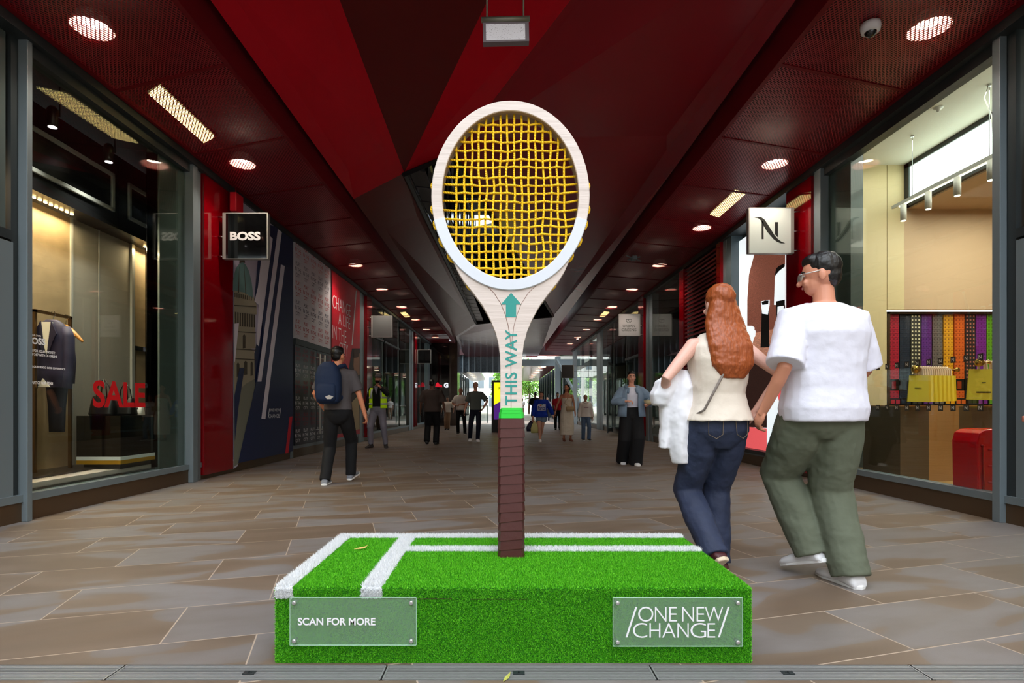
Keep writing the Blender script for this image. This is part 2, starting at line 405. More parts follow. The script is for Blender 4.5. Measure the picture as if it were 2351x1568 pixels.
# ---------------------------------------------------------------- downlights
lens_m = mat('lamp_lens', (255, 238, 214), .4, emit=55)
bowl_m = mat('lamp_bowl', (245, 236, 226), .3, .1)
def spot(name, loc, energy, parent, size=120, col=(1, .86, .7), blend=.8, rad=.06):
    l = bpy.data.lights.new(name, 'SPOT'); l.energy = energy; l.spot_size = math.radians(size); l.spot_blend = blend; l.color = col; l.shadow_soft_size = rad
    o = bpy.data.objects.new(name, l); sc.collection.objects.link(o); o.parent = parent; o.matrix_local = parent_inv(parent) @ Matrix.Translation(loc)
    return o
def downlight(x, y, lab, grp, lit=True, z=ZC):
    t = thing('downlight', lab, 'ceiling light', (x, y, z + .02), 0, grp)
    mb = MB(); mb.lathe([(.165, 0), (.15, .02), (.11, .11), (.07, .13), (.07, .135), (.12, .12), (.17, .01)], (x, y, z + .03), 28, cap=False); mb.obj('reflector_bowl', bowl_m, t, True)
    mb = MB(); mb.lathe([(.005, 0), (.1, 0), (.095, .03), (.005, .03)], (x, y, z + .095), 24); mb.obj('lamp_lens', lens_m if lit else white, t)
    if lit: spot('lamp_light', (x, y, z - .02), 50, t)
ordn = ['nearest', 'second', 'third', 'fourth', 'fifth', 'sixth', 'seventh', 'eighth', 'ninth', 'tenth']
def lab_light(side, n):
    return f'round warm downlight in the {side} red mesh ceiling, {ordn[n]} from the front'
for n, k in enumerate((0, 1, 3, 4, 5, 6, 7, 8)):
    y = 4.99 + 2.79 * k; downlight(XL(y) + .52, y, lab_light('left', n), 'left row of round downlights')
for n, k in enumerate((0, 1, 2, 3, 4, 5, 6, 7, 8, 9)):
    y = 4.99 + 2.79 * k; downlight(XR(y) - .53, y, lab_light('right', n), 'right row of round downlights')
strip_l = mat('strip_diffuser', (255, 232, 150), .5, emit=5.5)
def striplight(x0, x1, y0, y1, lab, grp='recessed strip lights'):
    t = thing('strip_light', lab, 'ceiling light', ((x0 + x1) / 2, (y0 + y1) / 2, ZC + .02), 0, grp)
    sk = .07 * (1 if x0 > 0 else -1); q = lambda z, e: [(x0 - e, y0 - sk - e, z), (x1 + e, y0 + sk - e, z), (x1 + e, y1 + sk + e, z), (x0 - e, y1 - sk + e, z)]
    mb = MB(); mb.prism(q(ZC + .03, 0), (0, 0, .02)); mb.obj('diffuser', strip_l, t)
    mb = MB(); mb.prism(q(ZC + .052, .02), (0, 0, .05)); mb.obj('housing', steel_d, t)
striplight(-3.76, -3.56, 5.97, 7.08, 'long yellowish strip light in the left ceiling, nearest the camera')
striplight(3.58, 3.78, 8.82, 9.9, 'long yellowish strip light in the right ceiling above the poster')
striplight(-3.64, -3.44, 20.1, 21.1, 'small yellowish strip light far down the left ceiling')
striplight(3.55, 3.75, 20.0, 21.0, 'small yellowish strip light far down the right ceiling')

# ================================================================== walls
def shopwall(side, fr, fx, segs, y_end):
    return None
wl = struct('wall_left', (XL(5), 5, 0)); wr = struct('wall_right', (XR(5), 5, 0))
def wb(fr, y0, y1, o0, o1, z0, z1, name, m_, par, bevel=0):
    mb = MB(); mb.box(o0, o1, y0, y1, z0, z1, fn=fr); return mb.obj(name, m_, par, bevel=bevel)
def wprism(fr, pts, o, t, name, m_, par):   # pts (y, z) outline
    mb = MB(); a = [Vector(fr(o, y, z)) for y, z in pts]; n = Vector(fr(o + t, pts[0][0], 0)) - Vector(fr(o, pts[0][0], 0)); mb.prism(a, n); return mb.obj(name, m_, par)
# backing mass above ceiling line and plinths
for fr, par, ye in ((Lf, wl, 29.4), (Rf, wr, 33.4)):
    wb(fr, 3.7, ye, -.25, .04, ZC - .1, 5.2, 'head_fascia', steel_d, par)
    wb(fr, 3.0, ye, -.14, -.05, 0, .17, 'plinth', bronze, par)
    wb(fr, 3.0, ye, -.16, -.035, .17, .235, 'sill_rail', steel, par)
def post(fr, par, y0, y1, o1=.1, z1=ZC, m_=None, o0=-.2): wb(fr, y0, y1, o0, o1 - .095, 0, z1, 'post', m_ or steel, par, .004)

# ---- left wall
post(Lf, wl, 4.93, 4.985, .095, o0=-.08); wb(Lf, 4.86, 4.985, -.25, -.08, 0, ZC, 'dark_jamb', steel_d, wl)
for px0, px1, o in ((441, 452, .11), (452, 467, .06)): post(Lf, wl, yL(px0), yL(px1), o)
wb(Lf, yL(469), yL(535), -.06, .0, .06, ZC, 'red_panel', red_g, wl)
wb(Lf, yL(469), yL(535), -.3, -.07, 0, ZC, 'panel_backing', black, wl)
post(Lf, wl, yL(672), yL(676.5), .07)
post(Lf, wl, yL(759), yL(763), .06)
post(Lf, wl, yL(826), yL(832), .08); post(Lf, wl, yL(833), yL(839), .05)
wb(Lf, yL(839.5), yL(851), -.06, .04, .12, ZC, 'red_panel', red_g, wl)
for px in (880, 916): post(Lf, wl, yL(px), yL(px + 3), .04, m_=steel_d)
post(Lf, wl, yL(941), yL(944), .08); post(Lf, wl, yL(946), yL(950), .08)
wb(Lf, yL(950.5), yL(956), -.06, .04, .12, ZC, 'red_panel', red_g, wl)
for px in (966,): post(Lf, wl, yL(px), yL(px + 2), .04, m_=steel_d)
post(Lf, wl, yL(983.5), 29.4, .06)
# leftmost bay : door leaf, transom
d1 = struct('door_1', (XL(4), 4, 0))
wb(Lf, 3.0, 4.86, -.16, -.06, 2.42, 2.5, 'transom', steel_d, d1)
wb(Lf, 4.72, 4.86, -.15, -.06, .17, 2.4, 'stile', steel, d1); wb(Lf, 3.0, 4.72, -.15, -.06, .17, .32, 'bottom_rail', steel, d1); wb(Lf, 3.0, 4.72, -.15, -.06, 2.3, 2.4, 'top_rail', steel, d1)
grey_film = mat('grey_film_glass', (66, 76, 76), .12, coat=.3)
greypan = mat('grey_green_panel', (78, 88, 86), .25, coat=.3)
wb(Lf, 3.0, 4.72, -.12, -.1, .32, 2.3, 'pane', grey_film, d1)
wb(Lf, 3.0, 4.83, -.13, -.1, 2.5, 4.2, 'upper_pane', greypan, d1)
# BOSS window
w1 = struct('window_1', (XL(6), 6, 0))
wb(Lf, 4.99, yL(441), -.1, -.088, .235, ZC - .12, 'pane', glass, w1)
wb(Lf, 4.99, yL(441), -.15, -.03, ZC - .2, ZC - .1, 'head_frame', steel_d, w1)
wb(Lf, yL(386), yL(441), -.26, -.105, .235, ZC - .12, 'side_jamb_panel', greypan, w1)
wb(Lf, 4.99, 5.03, -.2, -.11, .235, ZC - .12, 'inner_jamb', mat('tan_jamb', (150, 120, 80), .5), w1)

# far left shopfront glazing
for n, (a, b) in enumerate(((851, 880), (883, 916), (919, 941), (956, 966), (968, 983))):
    wn = struct(f'window_{n+2}', (XL(yL(a)), yL(a), 0)); wb(Lf, yL(a), yL(b), -.03, -.015, .235, ZC, 'pane', glass, wn)
    wb(Lf, yL(a), yL(b), -.04, .02, 3.1, 3.16, 'transom', steel_d, wn) if n < 2 else None

# ---- right wall
post(Rf, wr, 4.885, 4.965, .095, o0=-.06); wb(Rf, 4.80, 4.965, -.25, -.06, 0, ZC, 'dark_jamb', steel_d, wr)
for px0, px1, o in ((1886, 1872, .11), (1872, 1862, .06)): post(Rf, wr, yR(px0), yR(px1), o)
wb(Rf, yR(1862), yR(1805), -.06, .0, .06, ZC, 'red_panel', red_g, wr)
wb(Rf, yR(1862), yR(1805), -.3, -.07, 0, ZC, 'panel_backing', black, wr)
post(Rf, wr, yR(1664), yR(1657), .07); 
wb(Rf, yR(1657), yR(1648), -.06, .03, .12, ZC, 'red_panel', red_g, wr)
wb(Rf, yR(1572), yR(1562), -.06, .03, .12, ZC, 'red_panel', red_g, wr)
# red louvres
lou = MB()
for k in range(42):
    z = .5 + k * .09; lou.box(-.1, .0, yR(1648), yR(1572), z, z + .045, fn=lambda o, y, z: Rf(o, y, z - o * .3))
lou.obj('louvre_grille', mat('red_louvre', (120, 12, 22), .35), wr)
wb(Rf, yR(1648), yR(1572), -.25, -.2, .1, ZC, 'louvre_backing', blackmatte, wr)
post(Rf, wr, yR(1562), yR(1557), .07); 
post(Rf, wr, yR(1496), yR(1489), .07); post(Rf, wr, yR(1489), yR(1483), .1)
wb(Rf, yR(1481), yR(1469), -.06, .05, .12, ZC, 'red_panel', red_g, wr)
for px in (1434, 1405): post(Rf, wr, yR(px + 2), yR(px), .04, m_=steel_d)
post(Rf, wr, yR(1383), yR(1377), .08); post(Rf, wr, yR(1376), yR(1369), .08)
for px in (1350, 1332): post(Rf, wr, yR(px + 1), yR(px), .04, m_=steel_d)
post(Rf, wr, yR(1324), yR(1314), .08)
d2 = struct('door_2', (XR(4), 4, 0))
wb(Rf, 3.0, 4.80, -.16, -.06, 2.42, 2.5, 'transom', steel_d, d2)
wb(Rf, 4.66, 4.80, -.15, -.06, .17, 2.4, 'stile', steel, d2); wb(Rf, 3.0, 4.66, -.15, -.06, .17, .32, 'bottom_rail', steel, d2); wb(Rf, 3.0, 4.66, -.15, -.06, 2.3, 2.4, 'top_rail', steel, d2)
wb(Rf, 3.0, 4.66, -.12, -.1, .32, 2.3, 'pane', glass, d2)
wb(Rf, 3.0, 4.77, -.13, -.1, 2.5, 4.2, 'upper_pane', greypan, d2)
w7 = struct('window_7', (XR(6), 6, 0))
wb(Rf, 4.965, yR(1886), -.1, -.088, .235, ZC - .12, 'pane', glass, w7)
wb(Rf, 4.965, yR(1886), -.15, -.03, ZC - .2, ZC - .1, 'head_frame', steel_d, w7)
wb(Rf, yR(1934), yR(1886), -.26, -.105, .235, ZC - .12, 'side_jamb_panel', greypan, w7)
for n, (a, b) in enumerate(((1557, 1496), (1469, 1436), (1434, 1407), (1405, 1383), (1369, 1351), (1350, 1333), (1332, 1324))):
    wn = struct(f'window_{n+8}', (XR(yR(a)), yR(a), 0)); wb(Rf, yR(a), yR(b), -.03, -.015, .235, ZC, 'pane', glass, wn)
    if n in (1,): wb(Rf, yR(a), yR(b), -.04, .02, 2.55, 2.62, 'transom', steel_d, wn)
# open glass door of the green grocer shop
d3 = thing('glass_shop_door', 'narrow open glass door with tall steel pull bar, right shopfront', 'door', (XR(20), yR(1407), 0))
ya, yb = yR(1433), yR(1407); p0 = Vector((XR(yb) - .03, yb, .05)); p1 = p0 + Vector((-.42, -1.3, 0))
mb = MB()
for z0_, z1_ in ((.05, .17), (2.45, 2.55)): mb.prism([p0 + Vector((0, 0, z0_)), p1 + Vector((0, 0, z0_)), p1 + Vector((0, 0, z1_)), p0 + Vector((0, 0, z1_))], (.04, .01, 0))
for p in (p0, p1): mb.prism([p, p + (p1 - p0).normalized() * (.07 if p is p0 else -.07), p + (p1 - p0).normalized() * (.07 if p is p0 else -.07) + Vector((0, 0, 2.5)), p + Vector((0, 0, 2.5))], (.04, .01, 0))
mb.obj('door_frame', steel, d3)
mb = MB(); mb.prism([p0, p1, p1 + Vector((0, 0, 2.5)), p0 + Vector((0, 0, 2.5))], (.01, .003, 0)); mb.obj('pane', glass, d3)
q = p0.lerp(p1, .75) + Vector((-.06, -.0, .3)); mb = MB(); mb.tube([q, q + Vector((0, 0, 1.9))], .016, 8); mb.tube([q + Vector((0, 0, .2)), q + Vector((.07, 0, .2))], .01, 6); mb.tube([q + Vector((0, 0, 1.7)), q + Vector((.07, 0, 1.7))], .01, 6); mb.obj('pull_bar', chrome, d3)

# rooms behind the far glazing: floor to ceiling shells
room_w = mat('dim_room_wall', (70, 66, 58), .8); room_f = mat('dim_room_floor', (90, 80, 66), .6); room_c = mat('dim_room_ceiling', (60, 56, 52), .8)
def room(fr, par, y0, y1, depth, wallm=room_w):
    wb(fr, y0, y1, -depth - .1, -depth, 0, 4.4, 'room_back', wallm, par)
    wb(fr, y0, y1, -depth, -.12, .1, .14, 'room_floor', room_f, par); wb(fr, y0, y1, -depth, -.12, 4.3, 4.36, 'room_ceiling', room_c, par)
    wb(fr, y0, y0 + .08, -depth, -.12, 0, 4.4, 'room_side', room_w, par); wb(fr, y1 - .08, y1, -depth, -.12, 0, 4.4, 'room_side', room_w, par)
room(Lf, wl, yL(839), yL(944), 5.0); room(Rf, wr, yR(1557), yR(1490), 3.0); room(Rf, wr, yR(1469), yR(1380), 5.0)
# ================================================================== turf plinth
PX0, PX1, PY0, PY1, PZ = -.885, .966, 2.218, 3.115, .292
def turf_mat(name, c1, c2, c3):
    m = mat(name, c1, .55, spec=.3); t = NT(m)
    g = t.new('ShaderNodeNewGeometry'); r = t.ramp(g.outputs['Random Per Island'], [(0, c2), (.5, c1), (1, c3)])
    t.l.new(r, t.b.inputs['Base Color'])
    return m
turf_g = turf_mat('green_turf', (80, 180, 18), (30, 118, 6), (126, 218, 48))
turf_w = turf_mat('white_turf', (236, 238, 240), (222, 225, 230), (250, 250, 250))
turf_base = mat('turf_backing', (26, 108, 10), .8); turf_wbase = mat('turf_white_backing', (215, 218, 222), .8)
plinth = thing('turf_plinth', 'low rectangular plinth covered in green turf with white court lines under the racket', 'plinth', ((PX0 + PX1) / 2, (PY0 + PY1) / 2, 0))
mb = MB(); mb.box(PX0, PX1, PY0, PY1, 0, PZ); mb.obj('plinth_body', turf_base, plinth)
wh = []      # white stripes on the top (x0,x1,y0,y1)
stripes = [(PX0, -.822, PY0, PY1), (-.55, -.474, PY0, PY1), (-.5, PX1, 2.762, 2.832), (PX0, PX1, 3.045, PY1)]
def in_white_top(x, y):
    r = np.zeros(x.shape, bool)
    for a, b, c, d in stripes: r |= (x > a) & (x < b) & (y > c) & (y < d)
    return r
def blades(name, org, U, V, N, count, ln, wd, keep, m_, par, seed, lean=.9):
    rg = np.random.default_rng(seed); a, b = rg.random(count), rg.random(count)
    org, U, V, N = map(np.array, (org, U, V, N)); p = org + a[:, None] * U + b[:, None] * V
    if keep is not None: p = p[keep(p)]
    n = len(p); th = rg.random(n) * 2 * np.pi
    u = U / np.linalg.norm(U); v = V / np.linalg.norm(V)
    d = np.cos(th)[:, None] * u + np.sin(th)[:, None] * v; s = -np.sin(th)[:, None] * u + np.cos(th)[:, None] * v
    L = ln * (.6 + .8 * rg.random(n))[:, None]; le = (lean * rg.random(n))[:, None]
    tip = p + L * (N * np.cos(le) + d * np.sin(le))
    ph = rg.random(n) * 6.28; s = np.cos(ph)[:, None] * s + np.sin(ph)[:, None] * d
    vs = np.empty((n, 3, 3)); vs[:, 0] = p - s * wd / 2; vs[:, 1] = p + s * wd / 2; vs[:, 2] = tip
    me = bpy.data.meshes.new(name); me.vertices.add(n * 3); me.vertices.foreach_set('co', vs.reshape(-1))
    me.loops.add(n * 3); me.loops.foreach_set('vertex_index', np.arange(n * 3)); me.polygons.add(n)
    me.polygons.foreach_set('loop_start', np.arange(0, n * 3, 3)); me.polygons.foreach_set('loop_total', np.full(n, 3))
    me.update(); me.materials.append(m_); o = bpy.data.objects.new(name, me); sc.collection.objects.link(o); o.parent = par; o.matrix_local = parent_inv(par)
    o['kind'] = 'stuff'; return o
fz = .036
def wtop(p): return in_white_top(p[:, 0], p[:, 1])
def wfront(p): x, z = p[:, 0], p[:, 2]; return (z > PZ - fz) & (((x < -.82)) | ((x > -.552) & (x < -.472)))
WX, DY = PX1 - PX0, PY1 - PY0
blades('turf_top', (PX0, PY0, PZ), (WX, 0, 0), (0, DY, 0), (0, 0, 1), 380000, .0085, .0026, lambda p: ~wtop(p), turf_g, plinth, 1)
blades('turf_front', (PX0, PY0, 0), (WX, 0, 0), (0, 0, PZ), (0, -1, 0), 200000, .0065, .0026, lambda p: ~wfront(p), turf_g, plinth, 2, 1.2)
blades('turf_side', (PX1, PY0, 0), (0, DY, 0), (0, 0, PZ), (1, 0, 0), 60000, .007, .003, None, turf_g, plinth, 3, 1.2)
blades('turf_side', (PX0, PY0, 0), (0, DY, 0), (0, 0, PZ), (-1, 0, 0), 40000, .009, .0036, None, turf_g, plinth, 4, 1.2)
o = blades('white_court_lines', (PX0 - .006, PY0 - .006, PZ + .001), (WX + .012, 0, 0), (0, DY, 0), (0, 0, 1), 420000, .017, .0034, wtop, turf_w, plinth, 5, 1.0)
o = blades('white_line_ends', (PX0, PY0, 0), (WX, 0, 0), (0, 0, PZ), (0, -1, 0), 300000, .013, .0034, wfront, turf_w, plinth, 6)
mb = MB()
for a, b, c, d in stripes: mb.box(a, b, c, d, PZ, PZ + .004)
mb.box(PX0 - .002, -.822, PY0 - .004, PY0, PZ - fz, PZ + .004); mb.box(-.55, -.474, PY0 - .004, PY0, PZ - fz, PZ + .004)
mb.obj('line_backing', turf_wbase, plinth)
mb = MB(); mb.box(-.47, -.2, PY0 - .004, PY0, PZ - .043, PZ - .04); mb.box(-.13, .1, PY0 - .004, PY0, PZ - .0435, PZ - .0415); mb.obj('turf_seam', mat('brown_seam', (60, 44, 30), .8), plinth)
silver = mat('screw_cap', (205, 208, 210), .25, .8); vinyl = mat('white_vinyl', (238, 240, 244), .5)
def sign_plate(x0, x1, z0, z1, name, txt):
    y = PY0 - .028
    mb = MB(); mb.box(x0, x1, y, y + .004, z0, z1); pl = mb.obj(name, acrylic, plinth)
    pl['label'] = 'clear acrylic plate with white lettering'
    edge = mat('polished_acrylic_edge', (190, 225, 205), .3)
    mb = MB()
    for a in ((x0, x1, z0, z0 + .0015), (x0, x1, z1 - .0015, z1), (x0, x0 + .0015, z0, z1), (x1 - .0015, x1, z0, z1)): mb.box(a[0], a[1], y - .0005, y + .0045, a[2], a[3])
    mb.obj('polished_edge', edge, pl)
    for sx in (x0 + .018, x1 - .02):
        for sz in (z0 + .018, z1 - .02):
            mb = MB(); mb.lathe([(.0085, 0), (.0085, .005), (.006, .008), (.003, .008)], (sx, y, sz), 16, 'y'); mb.lathe([(.006, -.025), (.006, 0)], (sx, y, sz), 10, 'y'); mb.obj('standoff_screw', silver, pl, True)
    mb = MB(); txt(mb, y - .0012); mb.obj('lettering', vinyl, pl, fixn=False)
ds = PY0 - .028; s_ = ds / F
def sx(px): return (px - PX) * s_
def sz(py): return 1 + (PY - py) * s_
def t1(mb, y): put_text(mb, 'SCAN FOR MORE', (sx(684), y, sz(1435.5)), (1, 0, 0), (0, 0, 1), sx(862) - sx(684), 17.5 * s_, .025)
def slash(mb, px, y): mb.prism([(sx(px), y, sz(1463)), (sx(px + 4.2), y, sz(1463)), (sx(px + 27), y, sz(1393)), (sx(px + 22.5), y, sz(1393))], (0, .0004, 0))
def t2(mb, y):
    for w_, a, b, z1_, z0_ in (('O', 1465, 1500, 1392.5, 1427), ('N', 1503.5, 1530, 1393, 1426.5), ('E', 1536, 1554, 1393, 1426.5), ('N', 1566, 1593, 1393, 1426.5), ('E', 1599, 1617, 1393, 1426.5), ('W', 1618, 1660, 1393, 1426.5),
                      ('C', 1453, 1486, 1430, 1464), ('H', 1491, 1516, 1430.5, 1463.5), ('A', 1520, 1551, 1430.5, 1463.5), ('N', 1555, 1581, 1430.5, 1463.5), ('G', 1585, 1621, 1430, 1464), ('E', 1624, 1642, 1430.5, 1463.5)):
        put_text(mb, w_, (sx(a), y, sz(z0_)), (1, 0, 0), (0, 0, 1), sx(b) - sx(a), (z0_ - z1_) * s_, -.012)
    slash(mb, 1436, y); slash(mb, 1648, y)
sign_plate(sx(665), sx(956), sz(1482), sz(1371.5), 'scan_sign_plate', t1)
sign_plate(sx(1407), sx(1705.5), sz(1484.5), sz(1372), 'logo_sign_plate', t2)
# leaves
leaf_m = mat('dry_leaf', (206, 170, 96), .7); leaf_g = mat('fallen_green_leaf', (170, 172, 80), .7)
def leaf(c, s, rz, m_, lab):
    pts = [(-1, 0, 0), (-.5, .22, .1), (0, .3, .18), (.5, .24, .25), (1, .1, .5), (.6, -.05, .12), (0, -.18, .04), (-.5, -.12, .02)]
    mb = MB(); R_ = Matrix.Rotation(rz, 3, 'Z'); pp = [R_ @ (Vector(p) * s) + Vector(c) for p in pts]; cc = Vector(c) + Vector((0, 0, s * .05))
    mb.add(pp + [cc], [(i, (i + 1) % 8, 8) for i in range(8)]); o = mb.obj('fallen_leaf', m_, fixn=False); tag(o, lab, 'leaf'); return o
leaf((-.695, 2.78, PZ + .012), .034, .15, leaf_m, 'curled tan dry leaf lying on the turf plinth top')
leaf((.015, 2.085, .003), .028, 1.0, leaf_g, 'small green-yellow leaf on the drain grating below the plinth')

# ================================================================== giant racket
RYD = 2.655; rs = RYD / F
def rx(px): return (px - PX) * rs
def rz_(py): return 1 + (PY - py) * rs
wood = streak_mat('pale_plywood', (216, 203, 196), .5, (.6, .6, 8), .06, c2=(200, 184, 175))
whitep = mat('glossy_white_paint', (214, 220, 230), .35); ply_edge = streak_mat('plywood_edge', (150, 128, 104), .6, (1, 30, 1), .3)
racket = thing('giant_tennis_racket', 'giant upright wooden tennis racket with yellow rope strings standing on the green plinth', 'racket sculpture', (rx(1174), RYD + .03, PZ))
RC = (rx(1172), rz_(448)); RA, RB, IA, IB = 182 * rs, 218 * rs, 157 * rs, 194 * rs
def ellp(a, b, t): return (RC[0] + a * math.cos(t), RC[1] + b * math.sin(t))
def ring(name, m_, y0, y1, t0, t1, ao, bo, ai, bi, n=96, closed=True):
    mb = MB(); rings = []
    for k in range(n + (0 if closed else 1)):
        t = t0 + (t1 - t0) * k / n; o, i = ellp(ao, bo, t), ellp(ai, bi, t); e = .004
        def mixp(q, r, f): return (q[0] + (r[0] - q[0]) * f, q[1] + (r[1] - q[1]) * f)
        o2, i2 = mixp(o, i, .06), mixp(i, o, .06)
        rings.append([(o[0], y0 + e, o[1]), (o2[0], y0, o2[1]), (i2[0], y0, i2[1]), (i[0], y0 + e, i[1]), (i[0], y1, i[1]), (o[0], y1, o[1])])
    if closed: rings.append(rings[0])
    mb.loft(rings, cap=not closed)
    mats_ = [m_, ply_edge]; o_ = mb.obj(name, mats_, racket)
    for p in o_.data.polygons:
        if abs(p.normal.y) < .3 and ply_edge_on: p.material_index = 1
    return o_
ply_edge_on = True
ring('head_frame', wood, RYD, RYD + .075, 0, 2 * math.pi, RA, RB, IA, IB)
th0 = math.asin((rz_(503) - RC[1]) / (RB * .95))
ply_edge_on = False
o = ring('white_lower_frame', whitep, RYD - .006, RYD + .02, math.pi - th0, 2 * math.pi + th0, RA + .0015, RB + .0015, IA - .0015, IB - .0015, closed=False); o['label'] = 'white painted lower half of the racket head'
# throat
thr = [(1037, 592), (1050, 622), (1064, 645), (1086, 672), (1108, 702), (1125, 733), (1137, 762), (1144, 788), (1147.5, 815), (1148.5, 845), (1148.5, 940)]
right = [(2347 - x, y) for x, y in thr][::-1]
arc = []
for k in range(13):
    t = math.radians(-42 - 96 * k / 12); p = ellp(RA - .02, RB - .02, t); arc.append(p)
pts = [(rx(a), rz_(b)) for a, b in thr] + [(rx(a), rz_(b)) for a, b in right] + arc
mb = MB(); mb.prism([(x, RYD + .004, z) for x, z in pts], (0, .066, 0)); mb.obj('throat', wood, racket, bevel=.003)
seam = mat('plywood_seam', (150, 122, 112), .8); mb = MB()
for side in (0, 1):
    q = [(1116, 655), (1134, 672), (1150, 697), (1160, 722), (1167, 748), (1171, 775), (1173, 800), (1173.5, 937)]
    if side: q = [(2347 - a, b) for a, b in q[:-2]] + [(1174.5, 800)]
    mb.tube([(rx(a), RYD + .0045, rz_(b)) for a, b in q], .0018, 5)
mb.obj('lamination_seams', seam, racket)
teal = mat('teal_vinyl', (36, 146, 138), .5)
mb = MB(); mb.prism([(rx(a), RYD + .0022, rz_(b)) for a, b in ((1173.5, 672), (1197, 698.5), (1185, 698.5), (1185, 727.5), (1161.5, 727.5), (1161.5, 698.5), (1150, 698.5))], (0, .001, 0)); mb.obj('up_arrow', teal, racket)
mb = MB(); put_text(mb, 'THIS WAY', (rx(1187), RYD + .0022, rz_(930)), (0, 0, 1), (-1, 0, 0), rz_(757) - rz_(930), rx(1187) - rx(1160), .012, 1.05); mb.obj('lettering', teal, racket, fixn=False)
# grip
grip_m = mat('brown_grip_tape', (76, 38, 37), .3, bump=(18, .5, .004)); green_t = mat('green_tape', (40, 205, 60), .3, bump=(20, .5, .003))
def octo(cx, cy, z, w_, d, tilt=0):
    c = .3; q = [(-w_, -d * (1 - c * 1.2)), (-w_ * (1 - c * .6), -d), (w_ * (1 - c * .6), -d), (w_, -d * (1 - c * 1.2)), (w_, d * (1 - c)), (w_ * (1 - c), d), (-w_ * (1 - c), d), (-w_, d * (1 - c))]
    return [(cx + a, cy + b, z + a * tilt) for a, b in q]
gx, gy = rx(1174), RYD + .045; mb = MB(); zt, zb = rz_(962), PZ - .004; nb = 15; rr = random.Random(3)
for k in range(nb):
    z0 = zb + (zt - zb) * k / nb; z1 = zb + (zt - zb) * (k + 1) / nb + .004; ti = rr.uniform(.02, .13) if k else 0
    if k == nb - 1: ti = .03
    w1_ = .0605 + rr.uniform(-.001, .0015)
    mb.loft([octo(gx, gy, z0, w1_ + .0022, .052, ti * (k > 0)), octo(gx, gy, z0 + .003, w1_ + .003, .0525, ti * (k > 0)), octo(gx, gy, z1, w1_ - .001, .0495, ti * .8)])
g_ = mb.obj('grip', grip_m, racket)
mb = MB()
for k, (a, b, w_) in enumerate(((960, 947, .0585), (949, 940, .0545), (942, 936.5, .0535))):
    mb.loft([octo(gx, gy, rz_(a), w_, .051), octo(gx, gy, rz_(b), w_ - .001, .05)])
mb.obj('green_grip_band', green_t, racket)
# strings
rope = mat('yellow_rope', (255, 204, 0), .5); t = NT(rope)
tc = t.new('ShaderNodeTexCoord'); wv = t.new('ShaderNodeTexWave'); wv.inputs['Scale'].default_value = 55; wv.bands_direction = 'DIAGONAL'; t.l.new(tc.outputs['Object'], wv.inputs[0])
bp = t.new('ShaderNodeBump'); bp.inputs['Strength'].default_value = .6; bp.inputs['Distance'].default_value = .004; t.l.new(wv.outputs['Fac'], bp.inputs['Height']); t.l.new(bp.outputs[0], t.b.inputs['Normal'])
cv = [960 + a / 3.136 for a in (270, 328, 382, 437, 489, 541, 592, 640, 693, 745, 797, 850, 903, 958, 1012, 1065)]
ch = [200 + a / 3.136 for a in (243, 299, 372, 433, 502, 556, 630, 685, 742, 805, 872, 938, 992, 1050, 1108, 1172, 1228, 1290, 1342)]
def wob(i, j, s): return noise.noise((i * .37 + s * 9, j * .31, s * 5.1)) * 5.5 * rs
ys = RYD + .036; r_ = .0053
IAx, IBx = IA + .006, IB + .006
for i, c in enumerate(cv):
    x = rx(c); k = (x - RC[0]) / IAx
    if abs(k) >= 1: continue
    h = IBx * math.sqrt(1 - k * k); pts = [(x, ys, RC[1] - h)]
    for j in range(len(ch) - 1, -1, -1):
        z = rz_(ch[j]); 
        if abs(z - RC[1]) < h - .012: 
            edge = min(1, (h - abs(z - RC[1])) / .1); pts.append((x + wob(i, j, 0) * edge, ys + .0045 * (1 if (i + j) % 2 else -1), z + wob(i, j, 1) * edge))
    pts.append((x, ys, RC[1] + h)); mb = MB(); mb.tube(pts, r_, 8); mb.obj('vertical_string', rope, racket, True)
for j, c in enumerate(ch):
    z = rz_(c); k = (z - RC[1]) / IBx; h = IAx * math.sqrt(max(0.001, 1 - k * k)); pts = [(RC[0] - h, ys, z + .004)]
    for i, cx in enumerate(cv):
        x = rx(cx)
        if abs(x - RC[0]) < h - .012:
            edge = min(1, (h - abs(x - RC[0])) / .1); pts.append((x + wob(i, j, 0) * edge, ys - .0045 * (1 if (i + j) % 2 else -1), z + wob(i, j, 1) * edge))
    pts.append((RC[0] + h, ys, z + .006)); mb = MB(); mb.tube(pts, r_, 8); mb.obj('horizontal_string', rope, racket, True)
# rope loops around the outside of the frame
for side in (-1, 1):
    for (a, b) in ((278, 290), (412, 426), (425 + 40, 485), (500, 522), (540, 562), (578, 598), (613, 632)):
        pts = []
        for q in range(7):
            f = q / 6; py = a + (b - a) * f; z = rz_(py); k = (z - RC[1]) / RB
            out = math.sin(f * math.pi) ** .5 * .009 - .003; h = RA * math.sqrt(1 - k * k); n_ = Vector((side * h / RA ** 2, (z - RC[1]) / RB ** 2)).normalized()
            pts.append((RC[0] + side * h + n_.x * out, RYD + .04, z + n_.y * out))
        mb = MB(); mb.tube(pts, .0062, 8, round_=True); mb.obj('rope_loop', rope, racket, True)
    for (a, b) in (((1071, 646), (1086, 662)), ((1095, 671), (1108, 688)), ((1117, 703), (1130, 722))):
        pts = []
        for q in range(6):
            f = q / 5; px, py = a[0] + (b[0] - a[0]) * f, a[1] + (b[1] - a[1]) * f; out = math.sin(f * math.pi) ** .5 * 5 + .5
            px -= out * .8; py += out * .5
            if side > 0: px = 2347 - px
            pts.append((rx(px), RYD + .04, rz_(py)))
        mb = MB(); mb.tube(pts, .0062, 8, round_=True); mb.obj('rope_loop', rope, racket, True)

